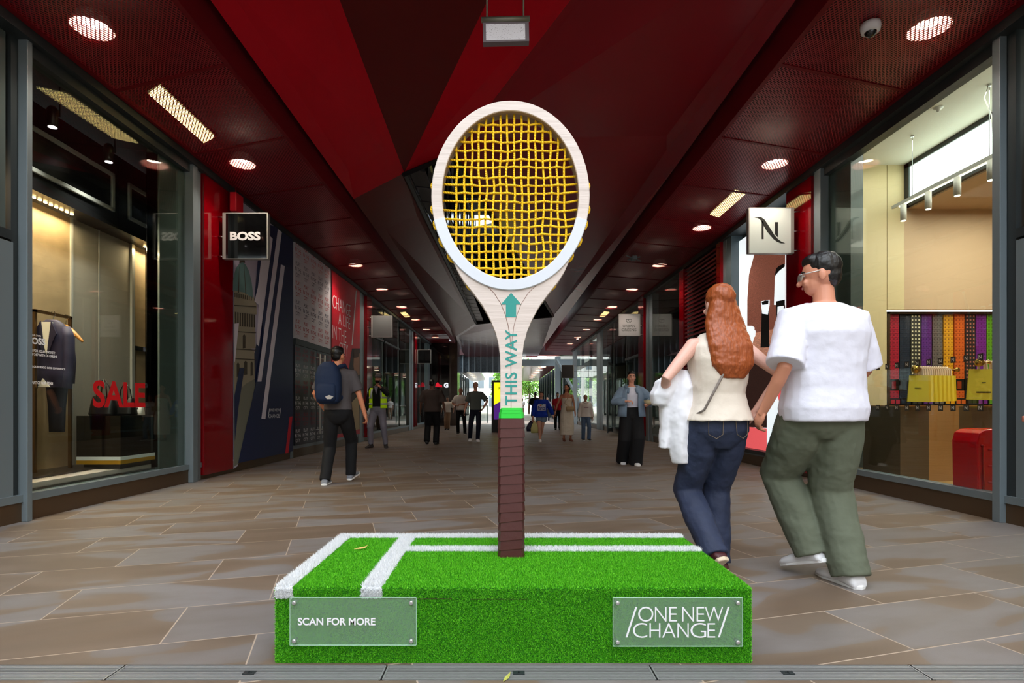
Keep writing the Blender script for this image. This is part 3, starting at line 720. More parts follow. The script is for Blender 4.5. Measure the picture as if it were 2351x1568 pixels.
# ================================================================== hanging box sign at the top
hs = thing('hanging_light_sign', 'small blank white rectangular sign hung on two grey rods from the red ceiling', 'sign', (0.02, 4.5, 4.06)); dd = 4.5
def hp(px, py): return P(px, py, dd)
gal = mat('galvanised_tube', (128, 128, 116), .45, .6, bump=(60, .4, .003)); sgf = mat('sign_frame_grey', (116, 106, 112), .6)
mb = MB(); mb.tube([hp(1105, 46), hp(1216, 43)], 6.2 * dd / F, 14); mb.obj('top_tube', gal, hs, True)
mb = MB(); a, b, c, d = hp(1108, 49), hp(1214, 47), hp(1215, 94), hp(1109, 97); mb.prism([a, b, c, d], (0, .06, 0)); mb.obj('box', sgf, hs)
spk = mat('speckled_diffuser', (214, 212, 218), .6, emit=.12); t = NT(spk); v = t.new('ShaderNodeTexNoise', ); v.inputs['Scale'].default_value = 160
tc = t.new('ShaderNodeTexCoord'); t.l.new(tc.outputs['Object'], v.inputs[0]); t.l.new(t.ramp(v.outputs[0], [(.0, (80, 60, 70)), (.32, (110, 100, 100)), (.36, (214, 212, 218))]), t.b.inputs['Base Color'])
mb = MB(); mb.prism([Vector(hp(*q)) + Vector((0, -.004, 0)) for q in ((1115.5, 56), (1205, 54.5), (1206, 91), (1116, 93))], (0, .004, 0)); mb.obj('diffuser_face', spk, hs)
for px in (1118, 1202):
    mb = MB(); p = Vector(hp(px, 42)); mb.tube([p, p + Vector((0, .0, .95))], 2.0 * dd / F, 8); mb.obj('rod', gal, hs, True)

# ================================================================== projecting square shop signs
def square_sign(side, d, px0, px1, py0, py1, face_m, lab, face_fn=None, lx=None):
    """px0..px1, py0..py1 in the frame at distance d"""
    x0, x1, z1, z0 = xx(px0, d), xx(px1, d), zz(py0, d), zz(py1, d)
    t = thing('projecting_shop_sign', lab, 'shop sign', ((x0 + x1) / 2, d, z0), 0)
    br = (x0, x0 + .045) if side == 'l' else (x1 - .045, x1)
    mb = MB(); mb.box(x0, x1, d, d + .07, z0, z1); mb.obj('sign_box', face_m, t, bevel=.004)
    ed = mat('sign_edge', (176, 176, 160), .3, .5)
    mb = MB(); mb.box(br[0], br[1], d - .003, d + .073, z0, z1); e = x1 if side == 'l' else x0; mb.box(e - .008, e + .008, d - .004, d + .074, z0, z1); mb.box(x0, x1, d - .002, d + .072, z1 - .006, z1 + .004); mb.box(x0, x1, d - .002, d + .072, z0 - .004, z0 + .004)
    mb.obj('edge_trim', mat('aluminium', (175, 175, 172), .4, .5), t)
    for f in (.07, .5, .93):
        z = z0 + (z1 - z0) * f; mb = MB()
        a, b = (XL(d), x0) if side == 'l' else (x1, XR(d))
        mb.tube([(a, d + .035, z), (b, d + .035, z)], .01, 8); mb.lathe([(.02, 0), (.02, .012)], (b - (.012 if side == 'l' else 0), d + .035, z), 12, 'x'); mb.obj('bracket_arm', chrome, t, True)
    if face_fn: mb = MB(); face_fn(mb, x0, x1, z0, z1, d - .002); mb.obj('lettering', M.get(lx) or vinyl, t, fixn=False)
    return t
mat('near_black_print', (26, 26, 24), .5); mat('grey_print', (96, 98, 96), .5)
def f_boss(mb, x0, x1, z0, z1, y): s = 8.1 / F; put_text(mb, 'BOSS', (xx(528, 8.1), y, zz(552, 8.1)), (1, 0, 0), (0, 0, 1), 70 * s, 20 * s, .045)
square_sign('l', 8.1, 511, 614, 489, 594, black_g, 'square glossy black shop sign reading BOSS on the left wall', f_boss)
def f_n(mb, x0, x1, z0, z1, y):
    s = 8.1 / F; X = lambda p: xx(p, 8.1); Z = lambda p: zz(p, 8.1)
    def poly(q): mb.prism([(X(a), y, Z(b)) for a, b in q], (0, .0015, 0))
    poly([(1748.5, 507), (1753, 510), (1753, 549), (1748.5, 549)]); poly([(1779, 510), (1786, 510), (1786, 545), (1779, 538)])
    # swooping diagonal from the upper left tail to the lower right tail
    up = [(1732, 499.5), (1740, 498), (1748, 499), (1755, 504), (1762, 514), (1770, 527), (1778, 540), (1786, 549), (1794, 555), (1802, 558)]
    lo = [(1802, 558.5), (1793, 558.5), (1784, 555), (1776, 549), (1768, 540), (1760, 530), (1753, 518), (1747, 506), (1740, 500.5)]
    poly(up[:5] + lo[-4:]); poly(up[4:] + lo[:6])
square_sign('r', 8.1, 1720, 1823, 477, 581, mat('pale_sign_face', (205, 214, 210), .35, emit=.06), 'square pale sign with a dark stylised N on the right wall', f_n, 'near_black_print')
square_sign('l', 16.5, 852, 900, 725, 774, mat('plain_grey_sign', (108, 110, 112), .5), 'blank grey square sign hanging off the left shopfront')
def f_ug(mb, x0, x1, z0, z1, y):
    d = 16.8; s = d / F
    put_text(mb, 'URBAN', (xx(1430, d), y, zz(751.5, d)), (1, 0, 0), (0, 0, 1), 28 * s, 6.5 * s, .01)
    put_text(mb, 'GREENS', (xx(1427, d), y, zz(760.5, d)), (1, 0, 0), (0, 0, 1), 34 * s, 6.5 * s, .01)
    c = [(1437.5, 733.5), (1450, 733.5), (1449, 738), (1446, 740.5), (1441.5, 740.5), (1438.5, 738)]
    mb.tube([(xx(a, d), y, zz(b, d)) for a, b in c + [c[0]]], .007, 5); mb.tube([(xx(1443, d), y, zz(734, d)), (xx(1444, d), y, zz(737, d)), (xx(1447, d), y, zz(740, d))], .006, 5)
square_sign('r', 16.8, 1421, 1470, 721, 771, mat('light_grey_sign', (180, 180, 184), .5), 'pale grey square sign reading URBAN GREENS with a leaf mark', f_ug, 'grey_print')
square_sign('l', 24.8, 957, 989, 803, 834, black_g, 'small glossy black blank square sign far down the left shopfront')
square_sign('r', 25.6, 1290, 1318, 838, 868, mat('dark_blank_sign', (60, 56, 54), .5), 'small dark blank square sign far down the right shopfront')

# red alarm box above BOSS sign
t = thing('alarm_box', 'small red box fixed high beside the square black sign', 'alarm', (XL(8.3) + .1, 8.3, 3.9)); mb = MB()
mb.box(XL(8.3) + .07, XL(8.3) + .17, 8.32, 8.55, 3.86, 4.14); mb.obj('red_cover', mat('red_plastic', (190, 14, 34), .4), t, bevel=.01)
mb = MB(); mb.tube([(XL(8.4) + .1, 8.45, 4.14), (XL(8.4) + .1, 8.45, 4.26)], .01, 6); mb.obj('conduit', red_trim, t)

# security cameras
def dome(x, y, lab, s=1):
    t = thing('security_camera', lab, 'camera', (x, y, ZC - .1)); z = ZC
    mb = MB(); mb.lathe([(.075 * s, 0), (.078 * s, -.03 * s), (.07 * s, -.07 * s), (.045 * s, -.075 * s)], (x, y, z - .012), 24); mb.obj('housing', mat('camera_white', (222, 222, 226), .4), t, True)
    mb = MB(); mb.ell((x, y, z - .075 * s), (.05 * s, .05 * s, .052 * s), 20); mb.obj('smoked_dome', black_g, t, True)
dome(3.14, 4.86, 'white dome camera with dark lens on the front right mesh ceiling')
dome(3.6, 27.5, 'small dark dome camera far down the right ceiling', .9)
t = thing('ceiling_bracket', 'small grey cross-shaped ceiling fixture on the right mesh ceiling', 'fixture', (2.85, 12.4, ZC - .1)); mb = MB()
mb.tube([(2.65, 12.2, ZC - .05), (3.05, 12.6, ZC - .06)], .012, 6); mb.tube([(2.75, 12.55, ZC - .05), (2.95, 12.25, ZC - .06)], .012, 6); mb.box(2.8, 2.9, 12.3, 12.5, ZC - .09, ZC - .02); mb.obj('fixture_body', steel, t)
# ================================================================== left display window interior
beige = streak_mat('gold_textured_fabric', (150, 128, 96), .6, (2, 2, 2), .35); greyf = mat('grey_fabric_panel', (126, 120, 110), .8, bump=(300, .3, .002))
led = mat('warm_led', (255, 206, 140), .5, emit=14)
disp = struct('wall_4', (-5.1, 6.5, 0))
def bx(x0, x1, y0, y1, z0, z1, name, m_, par, bevel=0): mb = MB(); mb.box(x0, x1, y0, y1, z0, z1); return mb.obj(name, m_, par, bevel=bevel)
bx(-5.12, -5.05, 4.4, 6.63, .3, 3.9, 'gold_panel', beige, disp)
for a, b in ((6.66, 7.1), (7.115, 7.70)): bx(-5.12, -5.05, a, b, .3, 3.9, 'grey_panel', greyf, disp)
bx(-5.12, -5.05, 7.76, 8.9, .3, 3.9, 'gold_panel', beige, disp)
bx(-5.14, -5.03, 6.63, 6.66, .3, 3.9, 'chrome_strip', mat('aluminium', (175, 175, 172), .4, .5), disp); bx(-5.14, -5.045, 7.1, 7.115, .3, 3.9, 'chrome_strip', mat('aluminium', (175, 175, 172), .4, .5), disp); bx(-5.14, -5.02, 7.70, 7.76, .3, 3.9, 'chrome_strip', mat('aluminium', (175, 175, 172), .4, .5), disp)
bx(-5.05, -5.03, 7.76, 8.9, 1.77, 1.83, 'shelf_strip', chrome, disp)
bx(-5.2, -4.25, 4.3, 8.95, .1, .26, 'display_floor', black_g, disp); bx(-5.2, -4.3, 4.3, 8.95, .26, .3, 'display_floor_top', mat('pale_display_floor', (196, 186, 180), .35), disp)
bx(-5.2, -4.26, 4.25, 4.3, .1, 4.2, 'side_wall', greyf, disp); bx(-5.2, -4.5, 8.9, 8.95, .1, 4.2, 'side_wall', greyf, disp)
bx(-5.25, -4.25, 4.25, 8.95, 4.15, 4.25, 'display_ceiling', mat('black_ceiling', (24, 23, 22), .6), disp)
bx(-4.36, -4.22, yL(386), yL(386) + .06, .26, 4.1, 'black_edge_column', black_g, disp)
bx(-5.0, -4.24, 7.95, 8.0, .3, 4.15, 'mirror_return', mat('dark_mirror', (60, 60, 60), .05, 1), disp)
# black fascia with bevelled chrome frames
pan = mat('black_fascia', (14, 14, 16), .3)
bx(-5.05, -4.77, 4.3, 7.04, 3.2, 4.1, 'black_fascia', pan, disp); bx(-5.05, -4.77, 7.055, 8.9, 3.2, 4.1, 'black_fascia', pan, disp)
for (a, b) in ((4.5, 6.95), (7.21, 8.7)):
    mb = MB(); x = -4.765
    for (y0, y1, z0, z1) in ((a, b, 3.37, 3.42), (a, b, 3.79, 3.84), (a, a + .05, 3.37, 3.84), (b - .05, b, 3.37, 3.84)): mb.box(x, x + .03, y0, y1, z0, z1)
    mb.obj('chrome_frame', mat('aluminium', (175, 175, 172), .4, .5), disp, bevel=.008)
for (a, b) in ((4.6, 6.6), (7.8, 8.6)):
    mb = MB()
    n = int((b - a) / .075)
    for k in range(n): mb.box(-4.93, -4.91, a + k * .075, a + k * .075 + .03, 3.185, 3.2)
    mb.obj('led_row', led, disp)
def area(name, loc, rot, sx_, sy_, e, col, par=None):
    l = bpy.data.lights.new(name, 'AREA'); l.shape = 'RECTANGLE'; l.size = sx_; l.size_y = sy_; l.energy = e; l.color = col
    o = bpy.data.objects.new(name, l); sc.collection.objects.link(o); o.location = loc; o.rotation_euler = rot
    if par: o.parent = par; o.matrix_local = parent_inv(par) @ Matrix.Translation(loc) @ Euler(rot).to_matrix().to_4x4()
    return o
area('led_light', (-4.92, 5.6, 3.17), (0, math.radians(-12), 0), .06, 2.0, 60, (1, .72, .42), disp)
area('led_light', (-4.92, 8.2, 3.17), (0, math.radians(-12), 0), .06, .9, 34, (1, .72, .42), disp)
for k, (x, y, zt, lab) in enumerate(((-4.45, 5.62, 3.86, 'black cylindrical spotlight in the left shop window, nearest'), (-4.45, 6.42, 3.86, 'black cylindrical spotlight in the left shop window, farther one'))):
    t = thing('window_spotlight', lab, 'spotlight', (x, y, zt), 0, 'shop window spotlights'); mb = MB(); mb.lathe([(.045, 0), (.05, .02), (.05, .17), (.03, .2)], (x, y, zt - .1), 16); mb.obj('housing', black, t, True)
    mb = MB(); mb.lathe([(.001, 0), (.038, 0), (.038, .01)], (x, y, zt - .105), 16); mb.obj('lens', mat('spot_lens', (235, 215, 225), .3, emit=3), t)
    mb = MB(); mb.tube([(x + .07, y, zt + .3), (x + .07, y, zt), (x, y, zt)], .008, 6); mb.obj('stem', black, t)
    spot('lamp_light', (x, y, zt - .12), 150, t, 105, (1, .93, .84))
# clothes rail
rail = thing('clothes_rail', 'bronze clothes rail on a dark base in the left shop window', 'clothes rail', (-4.79, 6.05, .3)); brz = mat('bronze_tube', (120, 92, 60), .3, .8)
mb = MB(); x = -4.79
mb.box(x - .015, x + .015, 5.80, 5.83, .31, 1.99); mb.box(x - .015, x + .015, 6.28, 6.31, .31, 1.99); mb.box(x - .015, x + .015, 5.8, 6.31, 1.965, 1.995); mb.obj('rail_frame', brz, rail)
mb = MB(); mb.prism([(-4.98, 5.45, .302), (-4.5, 5.45, .302), (-4.55, 6.75, .302), (-4.98, 6.9, .302)], (0, 0, .018)); mb.obj('base_plate', mat('dark_bronze_plate', (52, 42, 36), .3, .5), rail)
navy = mat('navy_suit', (40, 36, 70), .7); navy2 = mat('navy_trousers', (24, 26, 44), .7); hang_w = mat('hanger_wood', (176, 118, 50), .4); tee = mat('white_jersey', (226, 220, 212), .8)
def hanger(c, lab, rz=0, w_=.22, tilt=0):
    t = thing('coat_hanger', lab, 'hanger', c, rz); R_ = Matrix.Translation(c) @ Matrix.Rotation(rz, 4, 'Z') @ Matrix.Rotation(tilt, 4, 'Y')
    mb = MB(); mb.tube([R_ @ Vector((s * w_ / 6, 0, z)) for s, z in ((-6, -.13), (-4.5, -.09), (-2, -.03), (0, 0), (2, -.03), (4.5, -.09), (6, -.13))], [.014, .02, .026, .03, .026, .02, .014], 10, round_=True); mb.obj('shoulders', hang_w, t, True)
    mb = MB(); mb.tube([R_ @ Vector(p) for p in ((0, 0, 0), (0, 0, .07), (.02, 0, .1), (.012, 0, .13), (-.012, 0, .135), (-.022, 0, .115))], .004, 6); mb.obj('hook', chrome, t); return t
hanger((-4.72, 5.97, 1.865), 'wooden hanger inside the navy jacket'); hanger((-4.74, 6.16, 1.86), 'bare wooden hanger on the rail behind the navy jacket', 0, .2, .12)
# jacket
jc = Vector((-4.70, 5.93, 0)); jk = thing('navy_jacket', 'navy suit jacket over a white T-shirt hanging on the clothes rail', 'jacket', (jc.x, jc.y, 1.2))
def jring(z, a, b, cx=0): return [(jc.x + cx + a * math.copysign(abs(math.cos(t)) ** .8, math.cos(t)), jc.y + b * math.copysign(abs(math.sin(t)) ** .8, math.sin(t)), z) for t in [2 * math.pi * k / 24 for k in range(24)]]
mb = MB(); mb.loft([jring(1.20, .165, .06), jring(1.35, .16, .065), jring(1.5, .15, .065), jring(1.65, .16, .07), jring(1.76, .17, .065), jring(1.83, .15, .055), jring(1.88, .09, .04), jring(1.9, .06, .035)]); mb.obj('jacket_body', navy, jk, True)
for s in (-1, 1): mb = MB(); mb.tube([jc + Vector((s * x_, y_, z_)) for x_, y_, z_ in ((.14, 0, 1.82), (.17, 0, 1.72), (.185, -.01, 1.5), (.185, -.02, 1.33), (.18, -.03, 1.19))], [.045, .055, .05, .045, .042], 12, round_=False); mb.obj('sleeve', navy, jk, True)
mb = MB(); mb.prism([jc + Vector(p) for p in ((-.055, -.072, 1.87), (.06, -.072, 1.87), (.05, -.077, 1.7), (.0, -.08, 1.53), (-.03, -.077, 1.66))], (0, .01, 0)); mb.prism([jc + Vector(p) for p in ((-.045, -.066, 1.29), (.03, -.066, 1.2), (-.10, -.066, 1.2))], (0, .01, 0)); mb.obj('white_t_shirt', tee, jk)
lap = mat('lapel_navy', (34, 30, 60), .6)
for s in (-1, 1): mb = MB(); mb.prism([jc + Vector((s * a, -.088, z)) for a, z in ((.055, 1.88), (.09, 1.8), (.115, 1.745), (.095, 1.72), (.01, 1.5), (.03, 1.68))], (0, .012, 0)); mb.obj('lapel', lap, jk)
tr = thing('navy_trousers', 'dark navy suit trousers hanging below the jacket', 'trousers', (-4.62, 6.02, .78)); mb = MB()
jc = Vector((-4.72, 6.02, 0)); mb.loft([jring(.73, .08, .03), jring(1.0, .09, .035), jring(1.3, .125, .04), jring(1.55, .11, .04)]); mb.obj('trouser_legs', navy2, tr, True)
t2_ = thing('navy_jacket', 'second navy jacket hanging behind the first, only its right edge showing', 'jacket', (-4.6, 6.25, 1.2)); jc = Vector((-4.87, 6.24, 0)); mb = MB()
mb.loft([jring(1.2, .13, .04), jring(1.5, .14, .05), jring(1.7, .13, .05), jring(1.76, .1, .04)]); mb.obj('jacket_body', navy, t2_, True)
mb = MB(); mb.tube([jc + Vector((.12, 0, 1.72)), jc + Vector((.14, 0, 1.5)), jc + Vector((.13, 0, 1.25))], [.035, .04, .035], 12); mb.obj('sleeve', navy, t2_, True)
# black display block
blk = thing('display_block', 'black display cube with white and gold base stripes in the left shop window', 'display plinth', (-4.46, 6.6, .3))
cw, cd = (-4.74, -4.25), (6.32, 6.95)
bx(cw[0], cw[1], cd[0], cd[1], .44, .895, 'block_body', black_g, blk); bx(cw[0] + .0, cw[1] - .0, cd[0] + .0, cd[1], .40, .44, 'white_stripe', white, blk); bx(cw[0], cw[1], cd[0], cd[1], .355, .40, 'gold_stripe', mat('gold_paint', (190, 140, 30), .4, .3), blk); bx(cw[0] + .05, cw[1] - .03, cd[0] + .04, cd[1] - .04, .3, .355, 'recessed_foot', black, blk)
leather = mat('black_leather', (16, 15, 16), .35, bump=(40, .2, .003))
def bag(c, w_, d_, h_, lab, m_=leather, handle=True):
    t = thing('handbag', lab, 'bag', c); mb = MB(); cx, cy, cz = c
    def rr(z, a, b): return [(cx + a * math.copysign(abs(math.cos(q)) ** .5, math.cos(q)), cy + b * math.copysign(abs(math.sin(q)) ** .5, math.sin(q)), z) for q in [2 * math.pi * k / 24 for k in range(24)]]
    mb.loft([rr(cz, w_ * .48, d_ * .45), rr(cz + .02, w_ * .5, d_ * .5), rr(cz + h_ * .6, w_ * .46, d_ * .35), rr(cz + h_, w_ * .42, d_ * .18)]); mb.obj('bag_body', m_, t, True, bevel=.002)
    if handle:
        for s in (-1, 1): mb = MB(); mb.tube([(cx - w_ * .22, cy + s * d_ * .2, cz + h_ * .9), (cx - w_ * .16, cy + s * d_ * .15, cz + h_ * 1.5), (cx, cy + s * d_ * .1, cz + h_ * 1.85), (cx + w_ * .16, cy + s * d_ * .15, cz + h_ * 1.5), (cx + w_ * .22, cy + s * d_ * .2, cz + h_ * .9)], .007, 8); mb.obj('handle', m_, t, True)
    mb = MB(); mb.box(cx - .008, cx + .008, cy - d_ * .4, cy - d_ * .36, cz + h_ * .55, cz + h_ * .75); mb.obj('clasp', chrome, t)
bag((-4.56, 6.5, .896), .28, .2, .22, 'large black leather handbag on the left of the display cube'); bag((-4.38, 6.6, .896), .22, .18, .2, 'black leather handbag in the middle of the display cube')
bag((-4.31, 6.74, .896), .1, .1, .12, 'small white pouch bag at the right of the display cube', tee, False)
bag((-4.5, 7.4, .896), .26, .2, .22, 'dark handbag on the mirror-image block at the right end of the shop window')
blk_refl = thing('display_block', 'copy of the black cube in place of its reflection, right end of the window', 'display plinth', (-4.5, 7.4, .3)); bx(-4.75, -4.27, 7.12, 7.7, .44, .895, 'block_body', black_g, blk_refl); bx(-4.75, -4.27, 7.12, 7.7, .40, .44, 'white_stripe', white, blk_refl); bx(-4.75, -4.27, 7.12, 7.7, .355, .4, 'gold_stripe', M['gold_paint'], blk_refl); bx(-4.7, -4.24, 7.16, 7.68, .3, .355, 'recessed_foot', black, blk_refl)  # solid cube built where the mirror image of the first one shows
# lettering on the glass
redv = mat('red_vinyl', (205, 8, 20), .5)
sale = MB()
def wall_text(mb, s, px0, px1, zt0, zt1, o, bold, frm='l', mi=None):
    if frm == 'l': y0, y1 = yL(px0), yL(px1); put_text(mb, s, Lf(o, y0, zt0), (0.0155, 1, 0), (0, 0, 1), y1 - y0, zt1 - zt0, bold, mi=mi)
    else: y0, y1 = yR(px0), yR(px1); put_text(mb, s, Rf(o, y0, zt0), (0.0073, -1, 0), (0, 0, 1), y0 - y1, zt1 - zt0, bold, mi=mi)
wall_text(sale, 'SALE', 232, 350, .985, 1.272, -.084, .028); tag(sale.obj('sale_lettering', redv, fixn=False), 'red SALE letters on the left shop window glass', 'window lettering')
mb = MB()
for s, a, b, y0, y1, bo in (('BE YOUR OWN', 84.5, 115, 765, 769.5, .02), ('BOSS', 84.5, 125, 772, 788, .04), ('BOSS FOR YOUR POCKET?', 84.5, 147, 800, 806, .03), ('SHOP 24/7 WITH US ONLINE', 84.5, 152, 809, 815, .03), ('JOIN OUR HUGO BOSS EXPERIENCE', 84.5, 170, 838, 844.5, .03), ('BE PART OF OUR TEAM', 84.5, 142, 874, 881, .03)):
    d0 = yL(a); wall_text(mb, s, a, b, zz(y1, d0), zz(y0, d0), -.084, bo)
tag(mb.obj('white_lettering', vinyl, fixn=False), 'small white lines of lettering at the left of the left shop window', 'window lettering')

# ================================================================== posters on the left wall
def poly_wall(mb, fr, pix, o, t, mi):
    """outline given as pixels on the wall plane -> thin print on the poster"""
    pts = [fr(a, b, o) for a, b in pix]; mb.prism(pts, (t if fr is LP else -t, 0, 0), mi)
navyp = mat('poster_navy', (22, 34, 74), .5); whitep2 = mat('poster_white', (214, 208, 220), .5); crimson = mat('poster_red', (206, 16, 44), .5)
domeg = mat('poster_dome_green', (96, 128, 128), .6); domes = mat('poster_stone', (150, 142, 122), .6); domed = mat('poster_stone_dark', (70, 62, 50), .6); paveg = mat('poster_paving', (118, 118, 104), .6); skyp = mat('poster_sky', (176, 170, 190), .6)
p1_ = thing('wall_poster', 'tall navy and white striped poster with a green-domed cathedral print', 'poster', (XL(9.7), 9.7, .3))
mb = MB(); mb.box(-.02, .0, yL(536), yL(671), .2, ZC - .02, fn=Lf); mb.obj('backing', navyp, p1_)
mb = MB(); e = .004
PM = [skyp, domeg, domes, domed, paveg, whitep2, navyp, crimson]
def pw(pix, mi, k=0): poly_wall(mb, LP, pix, .001 + k * .0018, .0015, mi)
pw([(536, 445), (560, 462), (640, 505), (642, 520), (568, 890), (545, 1070), (536, 1076)], 0)
pw([(536, 860), (583, 868), (586, 880), (551, 1060), (545, 1066), (536, 1072)], 4, 1)                       # paved forecourt
# cathedral drum, colonnade, dome
pw([(536, 800), (574, 800), (583, 806), (584, 870), (565, 880), (536, 905)], 2, 2)
pw([(536, 716), (585, 722), (586, 800), (536, 800)], 2, 2)
pw([(536, 655), (560, 656), (578, 672), (588, 700), (588, 722), (536, 716)], 2, 3)
pw([(533.5, 668), (534, 645), (537, 628), (541, 615), (548, 606), (556, 602), (563, 608), (570, 622), (576, 645), (579, 668), (579, 684), (560, 672), (540, 667), (536, 667)], 1, 4)
pw([(549, 592), (560, 592), (561, 604), (555, 602), (548, 605)], 3, 5); pw([(553, 578), (556, 578), (557, 592), (552, 592)], 3, 5)
for k in range(9): a = 538 + k * 5.4; pw([(a, 716 + k * .8), (a + 2.6, 716.5 + k * .8), (a + 2.6, 748 + k * .5), (a, 748 + k * .4)], 3, 5)
for k in range(9): a = 537 + k * 4.7; pw([(a, 672 + k), (a + 1.8, 672.5 + k), (a + 1.8, 682 + k), (a, 682 + k)], 3, 5)
for a, b, c in ((556, 785, 6), (542, 850, 6), (559, 846, 7), (574, 848, 5)): pw([(a, b - 14), (a + c / 2, b - 18), (a + c, b - 14), (a + c, b + 14), (a, b + 15)], 3, 5)
for b in (760, 800, 822, 700): pw([(536, b), (586, b + 3), (586, b + 5), (536, b + 2.2)], 3, 6)
pw([(545, 672), (547, 672), (548, 612), (547.5, 612)], 3, 5); pw([(562, 676), (564, 677), (559, 610), (558.5, 610)], 3, 5)
# navy field and bars
pw([(612, 515), (671, 530), (671, 1036), (545, 1063), (586, 880), (600, 790)], 6, 6)
pw([(594, 560), (604, 520), (612, 520), (592, 692), (582, 690)], 6, 7)
pw([(605, 530), (624, 548), (592, 795), (587, 790), (592, 700), (582, 692), (590, 660)], 5, 8)
pw([(636, 526), (645, 533), (598, 876), (589, 876)], 5, 8)
pw([(643, 607), (652, 611), (607, 962), (598, 961)], 5, 8)
pw([(536, 743), (546, 742), (537, 830), (536, 832)], 5, 8)
pw([(548, 844), (559, 844), (545, 935), (540, 985), (537, 1012), (536, 910)], 6, 8)
pw([(663, 957), (669.5, 956), (660, 1040), (653, 1041)], 7, 8)
mb.obj('print', PM, p1_, fixn=True)
mb = MB(); wall_text(mb, 'ONE NEW', 616, 640, zz(945, yL(616)), zz(938, yL(616)) , .016, -.005); wall_text(mb, 'CHANGE', 615, 639, zz(960, yL(616)), zz(951, yL(616)), .016, -.005)
poly_wall(mb, LP, [(613, 960), (613.8, 960), (617, 938), (616.2, 938)], .016, .001, 0); poly_wall(mb, LP, [(639, 959), (639.8, 959), (643, 937), (642.2, 937)], .016, .001, 0); mb.obj('lettering', vinyl, p1_, fixn=False)
# patterned white panel above the door, patterned dark door
def pattern(mb, y0, y1, z0, z1, cols, rows, o, mis, h=.16):
    dy = (y1 - y0) / cols; dz = (z1 - z0) / rows
    for r in range(rows):
        for c in range(cols):
            yy = y0 + dy * (c + .12); zb_ = z0 + dz * (r + .12) + (c % 2) * dz * .0; mi = mis[r % len(mis)]
            for n_, s in enumerate(('CITY', 'IN THE', 'PLAY')): 
                ww = dy * (.56 if n_ != 1 else .74); put_text(mb, s, Lf(o, yy - (.1 * dy if n_ == 1 else 0), zb_ + n_ * dz * .3), (0.0155, 1, .0), (0, 0, 1), ww, dz * .2, -.0, mi=mi)
ink_r = mat('ink_red', (196, 40, 56), .6); ink_n = mat('ink_navy', (40, 44, 78), .6); ink_dr = mat('ink_dark_red', (150, 18, 34), .6); ink_w = mat('ink_white', (240, 238, 242), .6)
ya, yb = yL(676.5), yL(759)
p2_ = thing('patterned_panel', 'white panel printed with rows of small red and navy handwritten words above the dark door', 'poster', (XL(12), 12, 2.4)); mb = MB(); mb.box(-.03, 0, ya, yb, 2.32, ZC, fn=Lf); mb.obj('backing', mat('panel_white', (206, 202, 210), .5), p2_)
mb = MB(); pattern(mb, ya, yb, 2.36, 4.24, 5, 5, .002, (0, 1)); mb.obj('lettering', [ink_r, ink_n], p2_, fixn=False)
wb(Lf, ya, yb, -.04, .03, 2.2, 2.32, 'door_head', steel_d, wl)
d4 = struct('door_3', (XL(12), 12, 0)); darkn = mat('door_dark_navy', (22, 22, 36), .35)
ym = yL(727)
for a, b in ((ya, ym - .01), (ym + .01, yb)):
    wb(Lf, a, b, -.04, -.0, .24, 2.2, 'leaf', darkn, d4)
mb = MB(); pattern(mb, ya, ym, .26, 2.18, 3, 6, .003, (0, 1, 0, 1)); pattern(mb, ym, yb, .26, 2.18, 3, 6, .003, (0, 1, 0, 1)); mb.obj('lettering', [ink_w, ink_dr], d4, fixn=False)
for px in (722, 733):
    y = yL(px + 3); mb = MB(); mb.tube([Lf(.09, y, .42), Lf(.09, y, 2.12)], .019, 10); mb.tube([Lf(0, y, .5), Lf(.09, y, .5)], .012, 6); mb.tube([Lf(0, y, 2.04), Lf(.09, y, 2.04)], .012, 6); mb.obj('pull_handle', mat('brushed_steel', (200, 198, 190), .4, .3), d4, True)
# red panel CHANGE A LIFE IN THE CITY
p3_ = thing('wall_poster', 'tall red poster reading CHANGE A LIFE IN THE CITY with people below', 'poster', (XL(14.5), 14.5, .3)); ya, yb = yL(763), yL(826)
mb = MB(); mb.box(-.02, 0, ya, yb, .24, ZC - .03, fn=Lf); mb.obj('backing', crimson, p3_)
mb = MB()
for s, x0, x1, z0, z1 in (('CHANGE', 763.5, 805, 3.32, 3.63), ('A LIFE', 777, 803.5, 3.0, 3.28), ('IN THE', 763.5, 794.7, 2.6, 2.91), ('CITY', 778.6, 798.8, 2.27, 2.57)): wall_text(mb, s, x0, x1, z0, z1, .002, -.012)
poly_wall(mb, LP, [(807, 792), (809, 793), (819, 668), (817, 666)], .002, .001, 0); mb.obj('lettering', vinyl, p3_, fixn=False)
mb = MB(); skin_p = mat('print_skin', (168, 122, 96), .6); hair_p = mat('print_hair', (70, 40, 26), .6); cream_p = mat('print_cream', (190, 170, 130), .6)
poly_wall(mb, LP, [(763, 840), (800, 850), (808, 800), (826, 800), (826, 985), (763, 1000)], .002, .002, 0)
poly_wall(mb, LP, [(812, 812), (820, 806), (825, 812), (825, 860), (815, 866), (811, 840)], .005, .002, 1); poly_wall(mb, LP, [(810, 806), (818, 800), (824, 804), (822, 820), (812, 822)], .008, .002, 2)
poly_wall(mb, LP, [(806, 925), (824, 905), (825, 985), (806, 990)], .005, .002, 3); mb.obj('print', [mat('print_dark', (44, 30, 34), .6), skin_p, hair_p, cream_p], p3_)

